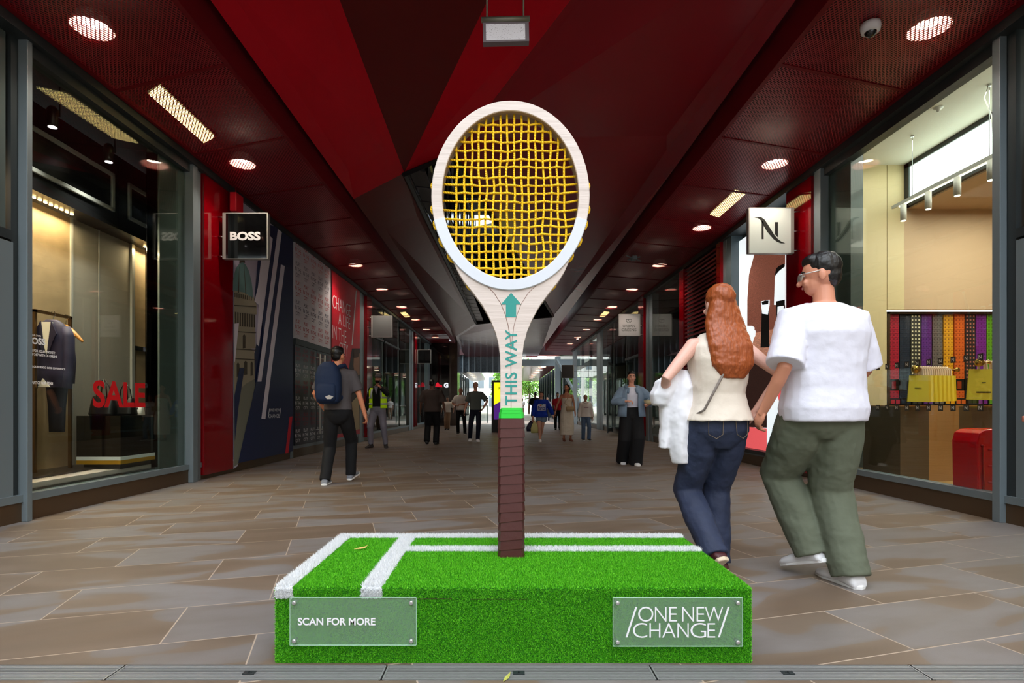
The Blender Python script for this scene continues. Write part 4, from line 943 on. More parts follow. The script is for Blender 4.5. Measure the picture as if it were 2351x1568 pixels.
# ================================================================== right: backlit poster
lbw = mat('lightbox_white', (226, 236, 240), .5, emit=.75); lbb = streak_mat('lightbox_stone_print', (168, 112, 92), .6, (30, 30, 30), .4)
def emitify(m_, s): m_.node_tree.nodes['Principled BSDF'].inputs['Emission Color'].default_value = m_.node_tree.nodes['Principled BSDF'].inputs['Base Color'].default_value; m_.node_tree.nodes['Principled BSDF'].inputs['Emission Strength'].default_value = s; return m_
lbrown = mat('lightbox_brown', (140, 84, 68), .6, emit=.35, bump=(60, .3, .002)); ltop = mat('lightbox_tan', (184, 128, 104), .6, emit=.5); ldark = mat('lightbox_dark_brown', (62, 38, 34), .6, emit=.25); lblk = mat('lightbox_black', (18, 20, 24), .4); lred = mat('lightbox_coral', (232, 92, 96), .5, emit=.6)
for m_ in (lbrown, ltop, ldark):
    t = NT(m_); v = t.new('ShaderNodeTexNoise'); v.inputs['Scale'].default_value = 90; v.inputs['Detail'].default_value = 6; tc = t.new('ShaderNodeTexCoord'); t.l.new(tc.outputs['Object'], v.inputs[0])
    c0 = tuple(t.b.inputs['Base Color'].default_value); r = t.n.new('ShaderNodeValToRGB'); r.color_ramp.elements[0].position = .35; r.color_ramp.elements[1].position = .65
    r.color_ramp.elements[0].color = tuple(x * .55 for x in c0[:3]) + (1,); r.color_ramp.elements[1].color = tuple(min(1, x * 1.35) for x in c0[:3]) + (1,); t.l.new(v.outputs[0], r.inputs[0]); t.l.new(r.outputs[0], t.b.inputs['Base Color']); t.l.new(r.outputs[0], t.b.inputs['Emission Color'])
rp = thing('backlit_poster', 'tall backlit poster of black travel flasks on brown stone, right wall', 'poster', (XR(9.5), 9.5, .3))
O2 = -.18
def RP2(px, py, o=0):    # print plane set back behind the shopfront line
    xr = 4.303 + .18; y = xr / ((px - PX) / F + .0073); return (XR(y) + .18 - o, y, zz(py, y))
mb = MB(); a, b = RP2(1697, 0)[1], yR(1803); mb.box(-.24, -.18, b, a, .26, ZC - .2, fn=Rf); mb.obj('light_panel', lbw, rp)
mb = MB()
def pr(pix, mi, k=0): mb.prism([RP2(a, b, .002 + k * .002) for a, b in pix], (-.0015, 0, 0), mi)
pr([(1716, 760), (1716, 690), (1720, 630), (1732, 585), (1745, 560), (1803, 520), (1803, 800), (1716, 800)], 0)
pr([(1716, 768), (1803, 750), (1803, 822), (1760, 832), (1716, 832)], 1, 1)
pr([(1716, 832), (1760, 832), (1803, 822), (1803, 960), (1763, 982), (1697, 980), (1697, 832)], 2, 1)
pr([(1778, 700), (1780, 640), (1783, 618), (1790, 612), (1803, 606), (1803, 700)], 4, 2); pr([(1780, 634), (1783, 617), (1790, 610), (1803, 605), (1803, 612), (1790, 622)], 3, 3)
pr([(1783, 692), (1803, 688), (1803, 796), (1782, 800), (1776, 790), (1784, 760)], 3, 3); pr([(1787, 704), (1801, 702), (1800, 736), (1792, 738), (1786, 725)], 4, 4)
pr([(1750, 700), (1766, 700), (1767, 790), (1771, 797), (1747, 798), (1748, 780)], 3, 2); pr([(1748, 692), (1768, 688), (1768, 700), (1764, 722), (1751, 720)], 4, 3); pr([(1750, 694), (1758, 690), (1766, 690), (1765, 698), (1752, 700)], 3, 4)
pr([(1713, 752), (1717, 748), (1728, 748), (1733, 752), (1732, 775), (1728, 790), (1718, 790)], 4, 2); pr([(1732, 756), (1736, 760), (1735, 772), (1731, 776)], 4, 3)
pr([(1697, 978), (1762, 984), (1762, 1040), (1697, 1024)], 5, 3); pr([(1762, 920), (1780, 890), (1795, 865), (1803, 860), (1803, 1048), (1762, 1040)], 4, 3); pr([(1786, 905), (1792, 890), (1803, 885), (1803, 925), (1792, 928)], 5, 4)
mb.obj('print', [lbrown, ltop, ldark, lblk, lbw, lred], rp)
wb(Rf, yR(1803), yR(1660), -.26, -.24, .2, ZC, 'poster_recess_back', steel_d, wr); wb(Rf, a, yR(1660), -.24, -.03, .2, ZC, 'poster_recess_side', mat('blue_grey_jamb', (84, 100, 108), .35), wr); wb(Rf, yR(1803), yR(1660), -.24, .0, .2, .26, 'poster_recess_sill', steel_d, wr)

# ================================================================== right: coffee shop interior
shop = struct('wall_5', (5.5, 7.9, 0)); cream = mat('cream_wall', (214, 194, 150), .45); cream2 = mat('tan_wall', (196, 166, 134), .6); wceil = mat('white_ceiling', (222, 220, 208), .7)
bx(4.35, 5.26, 7.8, 7.88, 0, 4.31, 'wall_panel', cream, shop); bx(5.268, 5.5, 7.8, 7.88, 2.33, 4.31, 'wall_panel', cream, shop); bx(5.5, 9.5, 7.8, 7.88, 2.33, 4.31, 'wall_panel', cream2, shop); bx(5.26, 5.3, 7.9, 7.96, 0, 2.33, 'wall_panel', cream2, shop)
bx(5.2, 9.5, 8.0, 8.06, 0, 2.33, 'wall_panel', black, shop)
bx(9.4, 9.5, 3, 8, 0, 4.4, 'shop_back_wall', cream2, shop); bx(4.3, 9.5, 2.9, 3.0, 0, 4.4, 'shop_side_wall', cream2, shop)
bx(4.35, 5.55, 2.9, 7.9, 4.31, 4.36, 'shop_ceiling', wceil, shop); bx(5.55, 9.5, 2.9, 7.9, 3.7, 3.76, 'shop_soffit', cream2, shop); bx(4.45, 9.5, 2.9, 8.0, .08, .12, 'shop_floor', mat('shop_floor', (196, 160, 104), .25), shop)
bx(5.5, 5.55, 3.2, 7.8, 3.72, 3.84, 'lightbox_frame', steel_d, shop); bx(5.5, 5.55, 3.2, 7.8, 4.25, 4.31, 'lightbox_frame', steel_d, shop); bx(5.5, 5.55, 7.72, 7.8, 3.72, 4.31, 'lightbox_frame', steel_d, shop)
bx(5.52, 5.56, 3.2, 7.72, 3.84, 4.25, 'light_panel', mat('luminous_panel', (244, 255, 246), .5, emit=2.2), shop)
area('shop_light', (6.3, 6.0, 3.65), (0, 0, 0), 1.2, 2.4, 95, (1, .93, .8), shop)
area('shop_light', (4.95, 6.3, 4.25), (0, 0, 0), .8, 2.4, 22, (1, .95, .86), shop)
tl = thing('track_light_bar', 'white suspended track bar with cylindrical spotlights inside the right shop', 'track light', (5.0, 6.5, 3.55)); wm = mat('track_white', (226, 224, 218), .4)
bx(4.985, 5.015, 4.6, 7.3, 3.53, 3.57, 'track_bar', wm, tl); bx(5.01, 5.02, 4.6, 7.2, 3.52, 3.53, 'glow_strip', mat('track_glow', (255, 246, 225), .5, emit=6), tl)
for px in (2074, 2131, 2198, 2275): y = 5.0 * F / (px - PX); mb = MB(); mb.lathe([(.034, 0), (.034, .2), (.01, .2), (.01, .22)], (5.0, y, 3.32), 16); mb.obj('spotlight', wm, tl, True); mb = MB(); mb.lathe([(.001, 0), (.028, 0), (.028, .004)], (5.0, y, 3.316), 14); mb.obj('lens', M['track_glow'], tl)
for y in (5.85, 6.95): mb = MB(); mb.tube([(5.0, y, 3.57), (5.0, y, 4.31)], .004, 5); mb.lathe([(.02, 0), (.02, .02)], (5, y, 4.29), 10); mb.obj('suspension_wire', chrome, tl)
mb = MB(); mb.tube([(5.0, 5.75, 3.57), (4.98, 5.78, 3.75), (5.03, 5.86, 4.0), (4.99, 5.9, 4.2), (5.0, 5.86, 4.3)], .006, 6); mb.obj('power_cable', wm, tl, True)
t = thing('sprinkler', 'tiny round sprinkler in the white ceiling of the right shop', 'sprinkler', (4.8, 6.3, 4.29)); mb = MB(); mb.lathe([(.05, .02), (.045, .005), (.02, 0), (.015, -.03)], (4.82, 6.3, 4.29), 16); mb.obj('rosette', wm, t, True)
# capsule wall: ten coloured columns
cols = [(176, 24, 52), (30, 40, 58), (60, 58, 52), (96, 44, 130), (110, 100, 96), (226, 160, 20), (214, 100, 34), (44, 38, 38), (118, 40, 140), (98, 158, 30)]
dots = [(120, 8, 30), (16, 24, 40), (240, 232, 196), (60, 20, 96), (70, 62, 60), (150, 90, 8), (150, 56, 12), (190, 110, 90), (80, 18, 100), (50, 100, 14)]
sh = thing('capsule_display', 'wall of coloured coffee capsule boxes inside the right shop', 'display', (6.1, 7.95, .1))
fr_m = mat('display_frame', (70, 52, 30), .4, .4); xa = xx(2036, 7.93); step = 25 * 7.93 / F; z0d, z1d = .16, 2.28
mb = MB(); mb.box(xa - .04, xa, 7.86, 8.0, z0d - .03, z1d + .03); mb.box(xa - .04, xa + step * 14, 7.86, 8.0, z1d, z1d + .03); mb.box(xa - .04, xa + step * 14, 7.86, 8.0, z0d - .03, z0d); mb.obj('display_frame', fr_m, sh)
for k in range(12):
    c, dc = cols[k % 10], dots[k % 10]; m1, m2 = mat(f'capsule_box_{k%10}', c, .45), mat(f'capsule_dot_{k%10}', dc, .4)
    x0 = xa + k * step + .01; mb = MB(); nz = 40; dz = (z1d - z0d) / nz; wx = (step - .014) / 3
    for r in range(nz):
        if 16 <= r <= 17 or 20 <= r <= 22: continue
        for q in range(3):
            a = x0 + q * wx; z = z0d + r * dz; mb.box(a, a + wx - .002, 7.9, 7.96, z, z + dz - .003, 0); mb.box(a + wx * .28, a + wx * .68, 7.898, 7.902, z + dz * .3, z + dz * .7, 1)
    mb.box(x0, x0 + step - .014, 7.905, 7.96, z0d + 20 * dz, z0d + 23 * dz, 2); mb.box(x0 + wx * .9, x0 + wx * 2.1, 7.9, 7.906, z0d + 20.4 * dz, z0d + 22.4 * dz, 1)
    mb.box(x0, x0 + step - .014, 7.88, 7.96, z0d + 16 * dz, z0d + 18 * dz, 2)
    for q in range(2): mb.box(x0 + .012 + q * .07, x0 + .065 + q * .07, 7.876, 7.881, z0d + 16.5 * dz, z0d + 17.6 * dz, 0)
    mb.obj('capsule_column', [m1, m2, black], sh)
# counter
ct = thing('shop_counter', 'brown counter with a lighter middle panel inside the right shop', 'counter', (5.4, 6.8, .1)); yy = 6.7
wd = streak_mat('counter_dark', (98, 80, 62), .5, (1, 1, 60), .25); wlm = streak_mat('counter_light', (190, 142, 92), .5, (1, 1, 60), .15)
for a, b, m_, nm in ((2067, 2132.5, wd, 'dark_panel'), (2132.5, 2202, wlm, 'light_panel'), (2202, 2330, wd, 'dark_panel')): bx(xx(a, yy), xx(b, yy), yy, 7.4, .12, 1.0, nm, m_, ct)
bx(xx(2067, yy) - .0, xx(2330, yy), yy - .003, 7.4, 1.0, 1.012, 'counter_top', wlm, ct)
# paper bags on rods
yel = mat('yellow_paper', (214, 186, 22), .6); yel2 = mat('yellow_paper_face', (206, 190, 60), .6); yel3 = mat('yellow_paper_light', (236, 214, 70), .6); cord = mat('paper_cord', (232, 206, 184), .7)
def bagrod(pxa, pxb, pyr, d, n, lab, wpx, hpx):
    t = thing('bag_rod', 'brass rod holding ' + lab, 'rail', P(pxa, pyr, d)); brass = mat('brass', (176, 140, 70), .25, .9)
    a, b = Vector(P(pxa, pyr, d)), Vector(P(pxb, pyr + 2, d + .55)); mb = MB(); mb.tube([a, b], .012, 8); mb.lathe([(.045, 0), (.045, .03)], tuple(a + Vector((0, .03, 0))), 20, 'y'); mb.lathe([(.03, 0), (.03, .02)], tuple(b), 18, 'y'); mb.obj('rod', brass, t, True)
    for k in range(n):
        f = .06 + .7 * k / max(1, n - 1); c = a.lerp(b, f); w_, h_ = wpx * d / F, hpx * d / F
        x0, z1 = c.x - w_ * .55, c.z - .075
        bg_ = thing('paper_bag', f'yellow paper carrier bag, {"the front one" if k == 0 else ORD[k] + " from the front"} on {lab.split(" on ")[-1]}', 'bag', (x0, c.y, z1 - h_), 0, 'yellow bags on ' + lab.split(' on ')[-1])
        mb = MB(); jx = random.uniform(-.006, .006); mb.prism([(x0 - .012 + jx, c.y, z1 - h_), (x0 + w_ + .01, c.y, z1 - h_ - .008), (x0 + w_, c.y, z1), (x0 + .012, c.y, z1)], (0, .012, 0)); mb.obj('bag_body', yel2 if k == 0 else (yel if k % 2 else yel3), bg_)
        mb = MB(); mb.tube([(c.x - .045, c.y + .005, z1), (c.x - .04, c.y + .005, c.z), (c.x, c.y + .005, c.z + .026), (c.x + .04, c.y + .005, c.z), (c.x + .045, c.y + .005, z1)], .012, 6); mb.obj('handle', cord, bg_)
        if k == 0: 
            mb = MB(); s_b = d / F
            if hpx < 66: put_text(mb, 'NESPRESSO', (x0 + w_ * .3, c.y - .002, z1 - h_ * .52), (1, 0, -.03), (0, 0, 1), w_ * .36, .018, .02)
            else: mb.box(x0 + w_ * .5, x0 + w_ * .65, c.y - .003, c.y - .001, z1 - h_ * .45, z1 - h_ * .43); mb.box(x0 + w_ * .3, x0 + w_ * .85, c.y - .003, c.y - .001, z1 - h_ * .78, z1 - h_ * .74)
            mb.obj('lettering', M['near_black_print'], bg_, fixn=False)
bagrod(2105, 2196, 847, 6.55, 14, 'a row of yellow bags on the left rod', 45, 60)
bagrod(2251, 2340, 832, 6.35, 6, 'a few yellow bags on the right rod', 62, 70)
# red plastic stool
st = thing('red_cart', 'glossy red plastic trolley standing by the glass in the right shop', 'trolley', (4.72, 5.25, .1)); rpl = mat('glossy_red_plastic', (216, 4, 26), .2)
d_ = 5.25; x0, x1 = xx(2246, d_), xx(2330, d_); zt = zz(985, d_)
mb = MB(); mb.prism([(x0, d_, .12), (x0 - .01, d_, zt - .12), (x0 + .01, d_, zt - .04), (x0 + .06, d_, zt - .01), (x0 + .13, d_, zt), (x1, d_, zt), (x1, d_, .12)], (0, .3, 0)); mb.obj('shell', rpl, st, bevel=.012)
mb = MB(); mb.tube([(x0 + .045, d_ - .006, .16), (x0 + .04, d_ - .006, zt - .15), (x0 + .02, d_ - .006, zt - .15)], .012, 8)
for z in (.3, .45, .6): mb.tube([(x0 + .09, d_ - .004, z), (x1, d_ - .004, z)], .01, 6)
mb.obj('moulded_ribs', rpl, st, True)
# small square N stickers on the right glass
stick = glass_mat('sticker_film', (120, 118, 108), .4, .45, (92, 84, 70)); 
for row, (z0, n0) in enumerate(((1.42, 0), (.955, 0))):
    for k in range(19):
        y = 4.25 + k * .1555 if k > 3 else 3.9 + k * .2
        if 4.78 < y < 5.0: continue
        t = thing('window_sticker', f'square N sticker on the right glass, {ORD[k]} from the right, ' + ('upper row' if row == 0 else 'lower row'), 'sticker', Rf(0, y, z0), 0, 'upper row of square stickers' if row == 0 else 'lower row of square stickers')
        s_ = .062; mb = MB(); mb.box(-.084, -.082, y - s_ / 2, y + s_ / 2, z0, z0 + s_, fn=Rf); mb.obj('film', stick, t)
        mb = MB(); put_text(mb, 'N', Rf(-.08, y + .016, z0 + .014), (0, -1, 0), (0, 0, 1), .032, .034, .02); mb.obj('letter', mat('sticker_ink', (205, 200, 180), .6), t, fixn=False)

# ================================================================== far end
far = struct('wall_3', (0, 30, 0)); gl_dark = mat('dark_reflective_cladding', (34, 26, 28), .08, .3, coat=.5)
bx(-3.8, -2.78, 29.4, 31.5, 0, 4.5, 'dark_pier', gl_dark, far); bx(-2.78, -2.4, 29.9, 31.5, 0, 4.4, 'brown_glazed_pier', streak_mat('brown_glazed', (96, 78, 70), .1, (1, 1, 2), .5, metal=.3), far)
bx(-12, -3.8, 29.4, 29.6, 0, 4.5, 'pier_return', gl_dark, far)
t = thing('letter_sign', 'small illuminated white letter G on the dark pier at the far left', 'sign', (-3.0, 29.3, 1.9)); mb = MB(); s = 29.8 / F; put_text(mb, 'G', (xx(1019, 29.38), 29.38, zz(890, 29.38)), (1, 0, 0), (0, 0, 1), 10 * s, 11 * s, .06); mb.obj('letter', mat('lit_white', (235, 240, 250), .5, emit=.8), t, fixn=False)
t = thing('emblem_sign', 'small red triangular emblem sign beside the white letter at the far left', 'sign', (-3.6, 29.3, 1.9)); mb = MB(); mb.prism([P(a, b, 29.3) for a, b in ((999, 888), (1001, 881), (1005, 877), (1008, 882), (1014, 884), (1015, 889))], (0, .1, 0)); mb.obj('emblem_plate', mat('emblem_red', (225, 30, 50), .5, emit=.5), t)
bw = mat('blue_reflecting_glass', (92, 122, 138), .06, .6)
# bridge / bulkhead across the walkway with glazed front
bxg = streak_mat('bulkhead_reflections', (96, 112, 122), .08, (6, 1, 3), .6, metal=.5, c2=(40, 46, 52))
bx(-3.6, .9, 37.9, 38.2, 3.25, 4.6, 'bulkhead_glass', bxg, far); 
mb = MB()
for k in range(12): x = -3.5 + k * .4; mb.box(x, x + .05, 37.8, 37.9, 3.25, 4.4)
mb.obj('bulkhead_mullions', steel, far)
bx(.9, 5.0, 37.9, 38.3, 3.7, 4.15, 'steel_beam', mat('pale_steel', (150, 164, 170), .4, .4), far); bx(-4.5, 6.2, 37.6, 38.5, 4.4, 5.3, 'upper_wall', mat('dark_upper', (70, 50, 52), .3), far)
mb = MB(); mb.box(3.35, 3.7, 36.6, 36.9, 0, 4.2); mb.tube([(3.4, 36.4, 4.0), (5.1, 36.4, 1.0)], .1, 8); mb.obj('steel_column', M['pale_steel'], far)
# second stretch of walkway beyond
ld = lambda: None
sil = mat('silver_soffit', (150, 148, 142), .3, .5)
def soffit2(x0, x1, m_, z=3.9): 
    mb = MB(); mb.prism([(x0, 39, z), (x1, 39, z + .15), (x1 * .98, 66, z + .15), (x0, 66, z)], (0, 0, .2)); mb.obj('far_soffit', m_, far)
soffit2(-3.6, -2.1, sil); soffit2(3.9, 1.6, soff_a)
for side, x in (('left', -2.9), ('right', 2.9)):
    for k in range(6):
        y = 41 + 3.6 * k; t = thing('far_downlight', f'tiny warm ceiling light beyond the crossing, {side} side, {ORD[k]} from the front', 'ceiling light', (x, y, 3.85), 0, f'far {side} row of tiny ceiling lights'); mb = MB(); mb.lathe([(.005, 0), (.18, 0), (.18, .04), (.01, .04)], (x, y, 3.83 + (.0 if side == 'left' else .0)), 16); mb.obj('lens', mat('far_lens', (255, 236, 205), .5, emit=4), t)
mb = MB()
for s, x in ((-1, -3.9), (1, 4.1)):
    for k in range(10): mb.box(x, x + .35 * s, 39 + k * 2.9, 39.3 + k * 2.9, 0, 4.1)
mb.obj('far_posts', steel_d, far)
mb = MB()
for s, x in ((-1, -4.0), (1, 4.2)): mb.box(x, x + .05, 39, 66, .2, 4.0)
mb.obj('far_glazing', glass_dim, far)
bx(-20, -4.6, 39, 66, 0, 9, 'far_building', mat('far_grey', (74, 76, 74), .6), far) ; bx(6.2, 20, 34.6, 66, 4.3, 9, 'far_building', M['far_grey'], far)
# balustrade at the crossing
for k, (xa_, xb_, yy_, lab) in enumerate(((-3.9, -.9, 34.2, 'glass balustrade with steel rail at the crossing, left of the advertising totem'),)):
    t = thing('glass_balustrade', lab, 'balustrade', (-2.4, yy_, 0)); bx(xa_, xb_, yy_, yy_ + .02, .1, 1.0, 'glass_panel', glass, t); mb = MB(); mb.tube([(xa_, yy_, 1.03), (xb_, yy_, 1.03)], .03, 8); mb.obj('handrail', chrome, t, True)
    for q in range(4): bx(xa_ + q * .98, xa_ + q * .98 + .05, yy_ + .03, yy_ + .08, 0, 1.02, 'baluster', steel, t)
# advertising totem
d_ = 21.8; t = thing('advertising_totem', 'black advertising totem with a yellow and purple screen behind the racket', 'totem', (xx(1160, d_), d_, 0))
bx(xx(1128.5, d_), xx(1186, d_), d_, d_ + .18, 0, zz(873, d_), 'frame', black, t)
bx(xx(1134, d_), xx(1180, d_), d_ - .01, d_, zz(963, d_), zz(878, d_), 'screen', mat('screen_yellow', (226, 222, 10), .3, emit=1.0), t)
mb = MB(); mb.prism([(a, d_ - .014, b) for a, b in ((xx(1134, d_), zz(963, d_)), (xx(1180, d_), zz(963, d_)), (xx(1180, d_), zz(905, d_)), (xx(1134, d_), zz(930, d_)))], (0, .003, 0)); mb.obj('screen_picture', mat('screen_purple', (74, 26, 120), .3, emit=.7), t)
mb = MB(); put_text(mb, 'JO', (xx(1144, d_), d_ - .012, zz(894, d_)), (1, 0, 0), (0, 0, 1), .12, .09, .03); mb.obj('lettering', M['near_black_print'], t, fixn=False)
# buildings and trees beyond
facade = mat('white_facade', (226, 226, 222), .7); win = mat('facade_window', (120, 132, 140), .2)
bld = thing('white_building', 'bright pale building with rows of windows seen at the far end', 'building', (-6, 80, 0)); bx(-22, 1.0, 80, 90, 0, 26, 'wall', facade, bld)
for r in range(3):
    for c in range(10): mb = MB(); x = -14 + c * 1.5; z = 1 + r * 2.6; mb.box(x, x + .8, 79.95, 80.0, z, z + 1.5); mb.obj('window', win, bld)
bld2 = thing('pale_building', 'pale stone building far behind the right shopfronts', 'building', (18, 74, 0)); bx(7, 34, 84, 95, 0, 20, 'wall', mat('stone_facade', (196, 192, 180), .8), bld2)
for r in range(3):
    for c in range(8): mb = MB(); x = 8 + c * 1.7; z = 1 + r * 2.6; mb.box(x, x + .8, 83.95, 84.0, z, z + 1.5); mb.obj('window', win, bld2)
leafm = mat('foliage', (110, 168, 60), .6); t_ = NT(leafm); g = t_.new('ShaderNodeNewGeometry'); t_.l.new(t_.ramp(g.outputs['Random Per Island'], [(0, (64, 120, 30)), (.5, (118, 176, 60)), (1, (178, 214, 110))]), t_.b.inputs['Base Color'])
def tree(x, y, h, r, lab, seed):
    t = thing('leafy_tree', lab, 'tree', (x, y, 0)); mb = MB(); mb.tube([(x, y, 0), (x + .1, y, h * .35), (x - .1, y, h * .7)], [.16, .13, .07], 8)
    rg = random.Random(seed)
    for k in range(6): a = rg.uniform(0, 6.28); mb.tube([(x, y, h * .4), (x + math.cos(a) * r * .7, y + math.sin(a) * r * .7, h * rg.uniform(.5, .9))], [.06, .02], 5)
    mb.obj('trunk', mat('bark', (74, 62, 50), .9), t, True)
    n = 5200; g_ = np.random.default_rng(seed); cl = g_.normal(size=(26, 3)); cl /= np.linalg.norm(cl, axis=1)[:, None]; cl *= (g_.random((26, 1)) ** .4) * np.array([r, r, h * .36]); cl[:, 2] += h * .6
    p = cl[g_.integers(0, 26, n)] + g_.normal(size=(n, 3)) * r * .2 + np.array([x, y, 0]); d1_ = g_.normal(size=(n, 3)); d1_ /= np.linalg.norm(d1_, axis=1)[:, None]; d2_ = np.cross(d1_, g_.normal(size=(n, 3))); d2_ /= np.linalg.norm(d2_, axis=1)[:, None]
    s_ = .16; v = np.stack([p - d1_ * s_, p + d2_ * s_ * .6, p + d1_ * s_, p - d2_ * s_ * .6], 1).reshape(-1, 3); me = bpy.data.meshes.new('crown'); me.from_pydata(v.tolist(), [], [(4 * i, 4 * i + 1, 4 * i + 2, 4 * i + 3) for i in range(n)]); me.materials.append(leafm); o = bpy.data.objects.new('crown', me); sc.collection.objects.link(o); o.parent = t; o.matrix_local = parent_inv(t)
for k, (x, y, h, r, lab) in enumerate(((.6, 68, 6.0, 1.6, 'bright green tree at the far end, left of the two seen past the racket'), (3.4, 75, 7.5, 2.4, 'bright green tree at the far end behind the blue-topped child'), (8.2, 68, 7, 2.2, 'green tree seen through the far right glazing'), (12.5, 72, 6, 2.4, 'green tree seen through the right shopfront glass'), (-9.5, 70, 7, 2.6, 'green tree seen through the far left glazing'))): tree(x, y, h, r, lab, k + 5)
# ================================================================== people
def rem(mb, name, m_, parent, vox, smooth=4, disp=0, dscale=.12):
    me = bpy.data.meshes.new(name); me.from_pydata(mb.v, [], mb.f); bm = bmesh.new(); bm.from_mesh(me); bmesh.ops.recalc_face_normals(bm, faces=bm.faces); bm.to_mesh(me); bm.free()
    o = bpy.data.objects.new(name, me); sc.collection.objects.link(o)
    r = o.modifiers.new('r', 'REMESH'); r.mode = 'VOXEL'; r.voxel_size = vox
    s = o.modifiers.new('s', 'SMOOTH'); s.factor = .6; s.iterations = smooth
    if disp:
        tx = bpy.data.textures.get(f'folds{dscale}') or bpy.data.textures.new(f'folds{dscale}', 'CLOUDS'); tx.noise_scale = dscale; tx.noise_depth = 3
        d = o.modifiers.new('d', 'DISPLACE'); d.texture = tx; d.strength = disp; d.mid_level = .5; d.texture_coords = 'LOCAL'
    nm = bpy.data.meshes.new_from_object(o.evaluated_get(bpy.context.evaluated_depsgraph_get())); bpy.data.objects.remove(o); bpy.data.meshes.remove(me)
    nm.materials.clear(); nm.materials.append(m_); nm.polygons.foreach_set('use_smooth', [True] * len(nm.polygons)); nm.polygons.foreach_set('material_index', [0] * len(nm.polygons))
    o = bpy.data.objects.new(name, nm); sc.collection.objects.link(o); o.parent = parent; return o
def loc_obj(mb, name, m_, parent, smooth=True):
    o = mb.obj(name, m_, None, smooth); o.parent = parent; return o
def ik(a, b, l1, l2, pole):
    a, b, pole = Vector(a), Vector(b), Vector(pole); d = b - a; L = d.length; mx = (l1 + l2) * .995
    if L > mx: b = a + d * (mx / L); d = b - a; L = mx
    x = (l1 * l1 - l2 * l2 + L * L) / (2 * L); h = math.sqrt(max(0, l1 * l1 - x * x)); u = d / L; p = (pole - u * pole.dot(u)).normalized()
    return a + u * x + p * h, b
def er(z, a, b, cy=0, cx=0, n=24, ex=.85):
    return [(cx + a * math.copysign(abs(math.cos(t)) ** ex, math.cos(t)), cy + b * math.copysign(abs(math.sin(t)) ** ex, math.sin(t)), z) for t in [2 * math.pi * k / n for k in range(n)]]
BODY = {'m': [(.83, .06, .08), (.88, .155, .105), (.96, .168, .115), (1.06, .15, .105), (1.15, .145, .1), (1.26, .16, .112), (1.36, .175, .12), (1.43, .168, .105), (1.48, .12, .08), (1.53, .065, .06)],
        'f': [(.83, .06, .08), (.88, .165, .11), (.96, .172, .12), (1.06, .135, .1), (1.13, .122, .092), (1.24, .138, .115), (1.34, .15, .125), (1.42, .145, .1), (1.47, .105, .075), (1.53, .05, .05)]}
def interp(tab, z):
    if z <= tab[0][0]: return tab[0][1:]
    for p, q in zip(tab, tab[1:]):
        if z <= q[0]:
            f = (z - p[0]) / (q[0] - p[0]); return tuple(p[i] + (q[i] - p[i]) * f for i in (1, 2))
    return tab[-1][1:]
def shell(rows, a0, a1, th, n=26):
    """open garment panel wrapped round the torso: rows of (z, a, b); angles measured from the front (+y)"""
    mb = MB(); R1 = []
    for z, a, b in rows:
        o_, i_ = [], []
        for k in range(n + 1):
            t = math.radians(a0 + (a1 - a0) * k / n); o_.append((math.sin(t) * (a + th), math.cos(t) * (b + th), z)); i_.append((math.sin(t) * a, math.cos(t) * b, z))
        R1.append(o_ + i_[::-1])
    return mb.loft(R1)
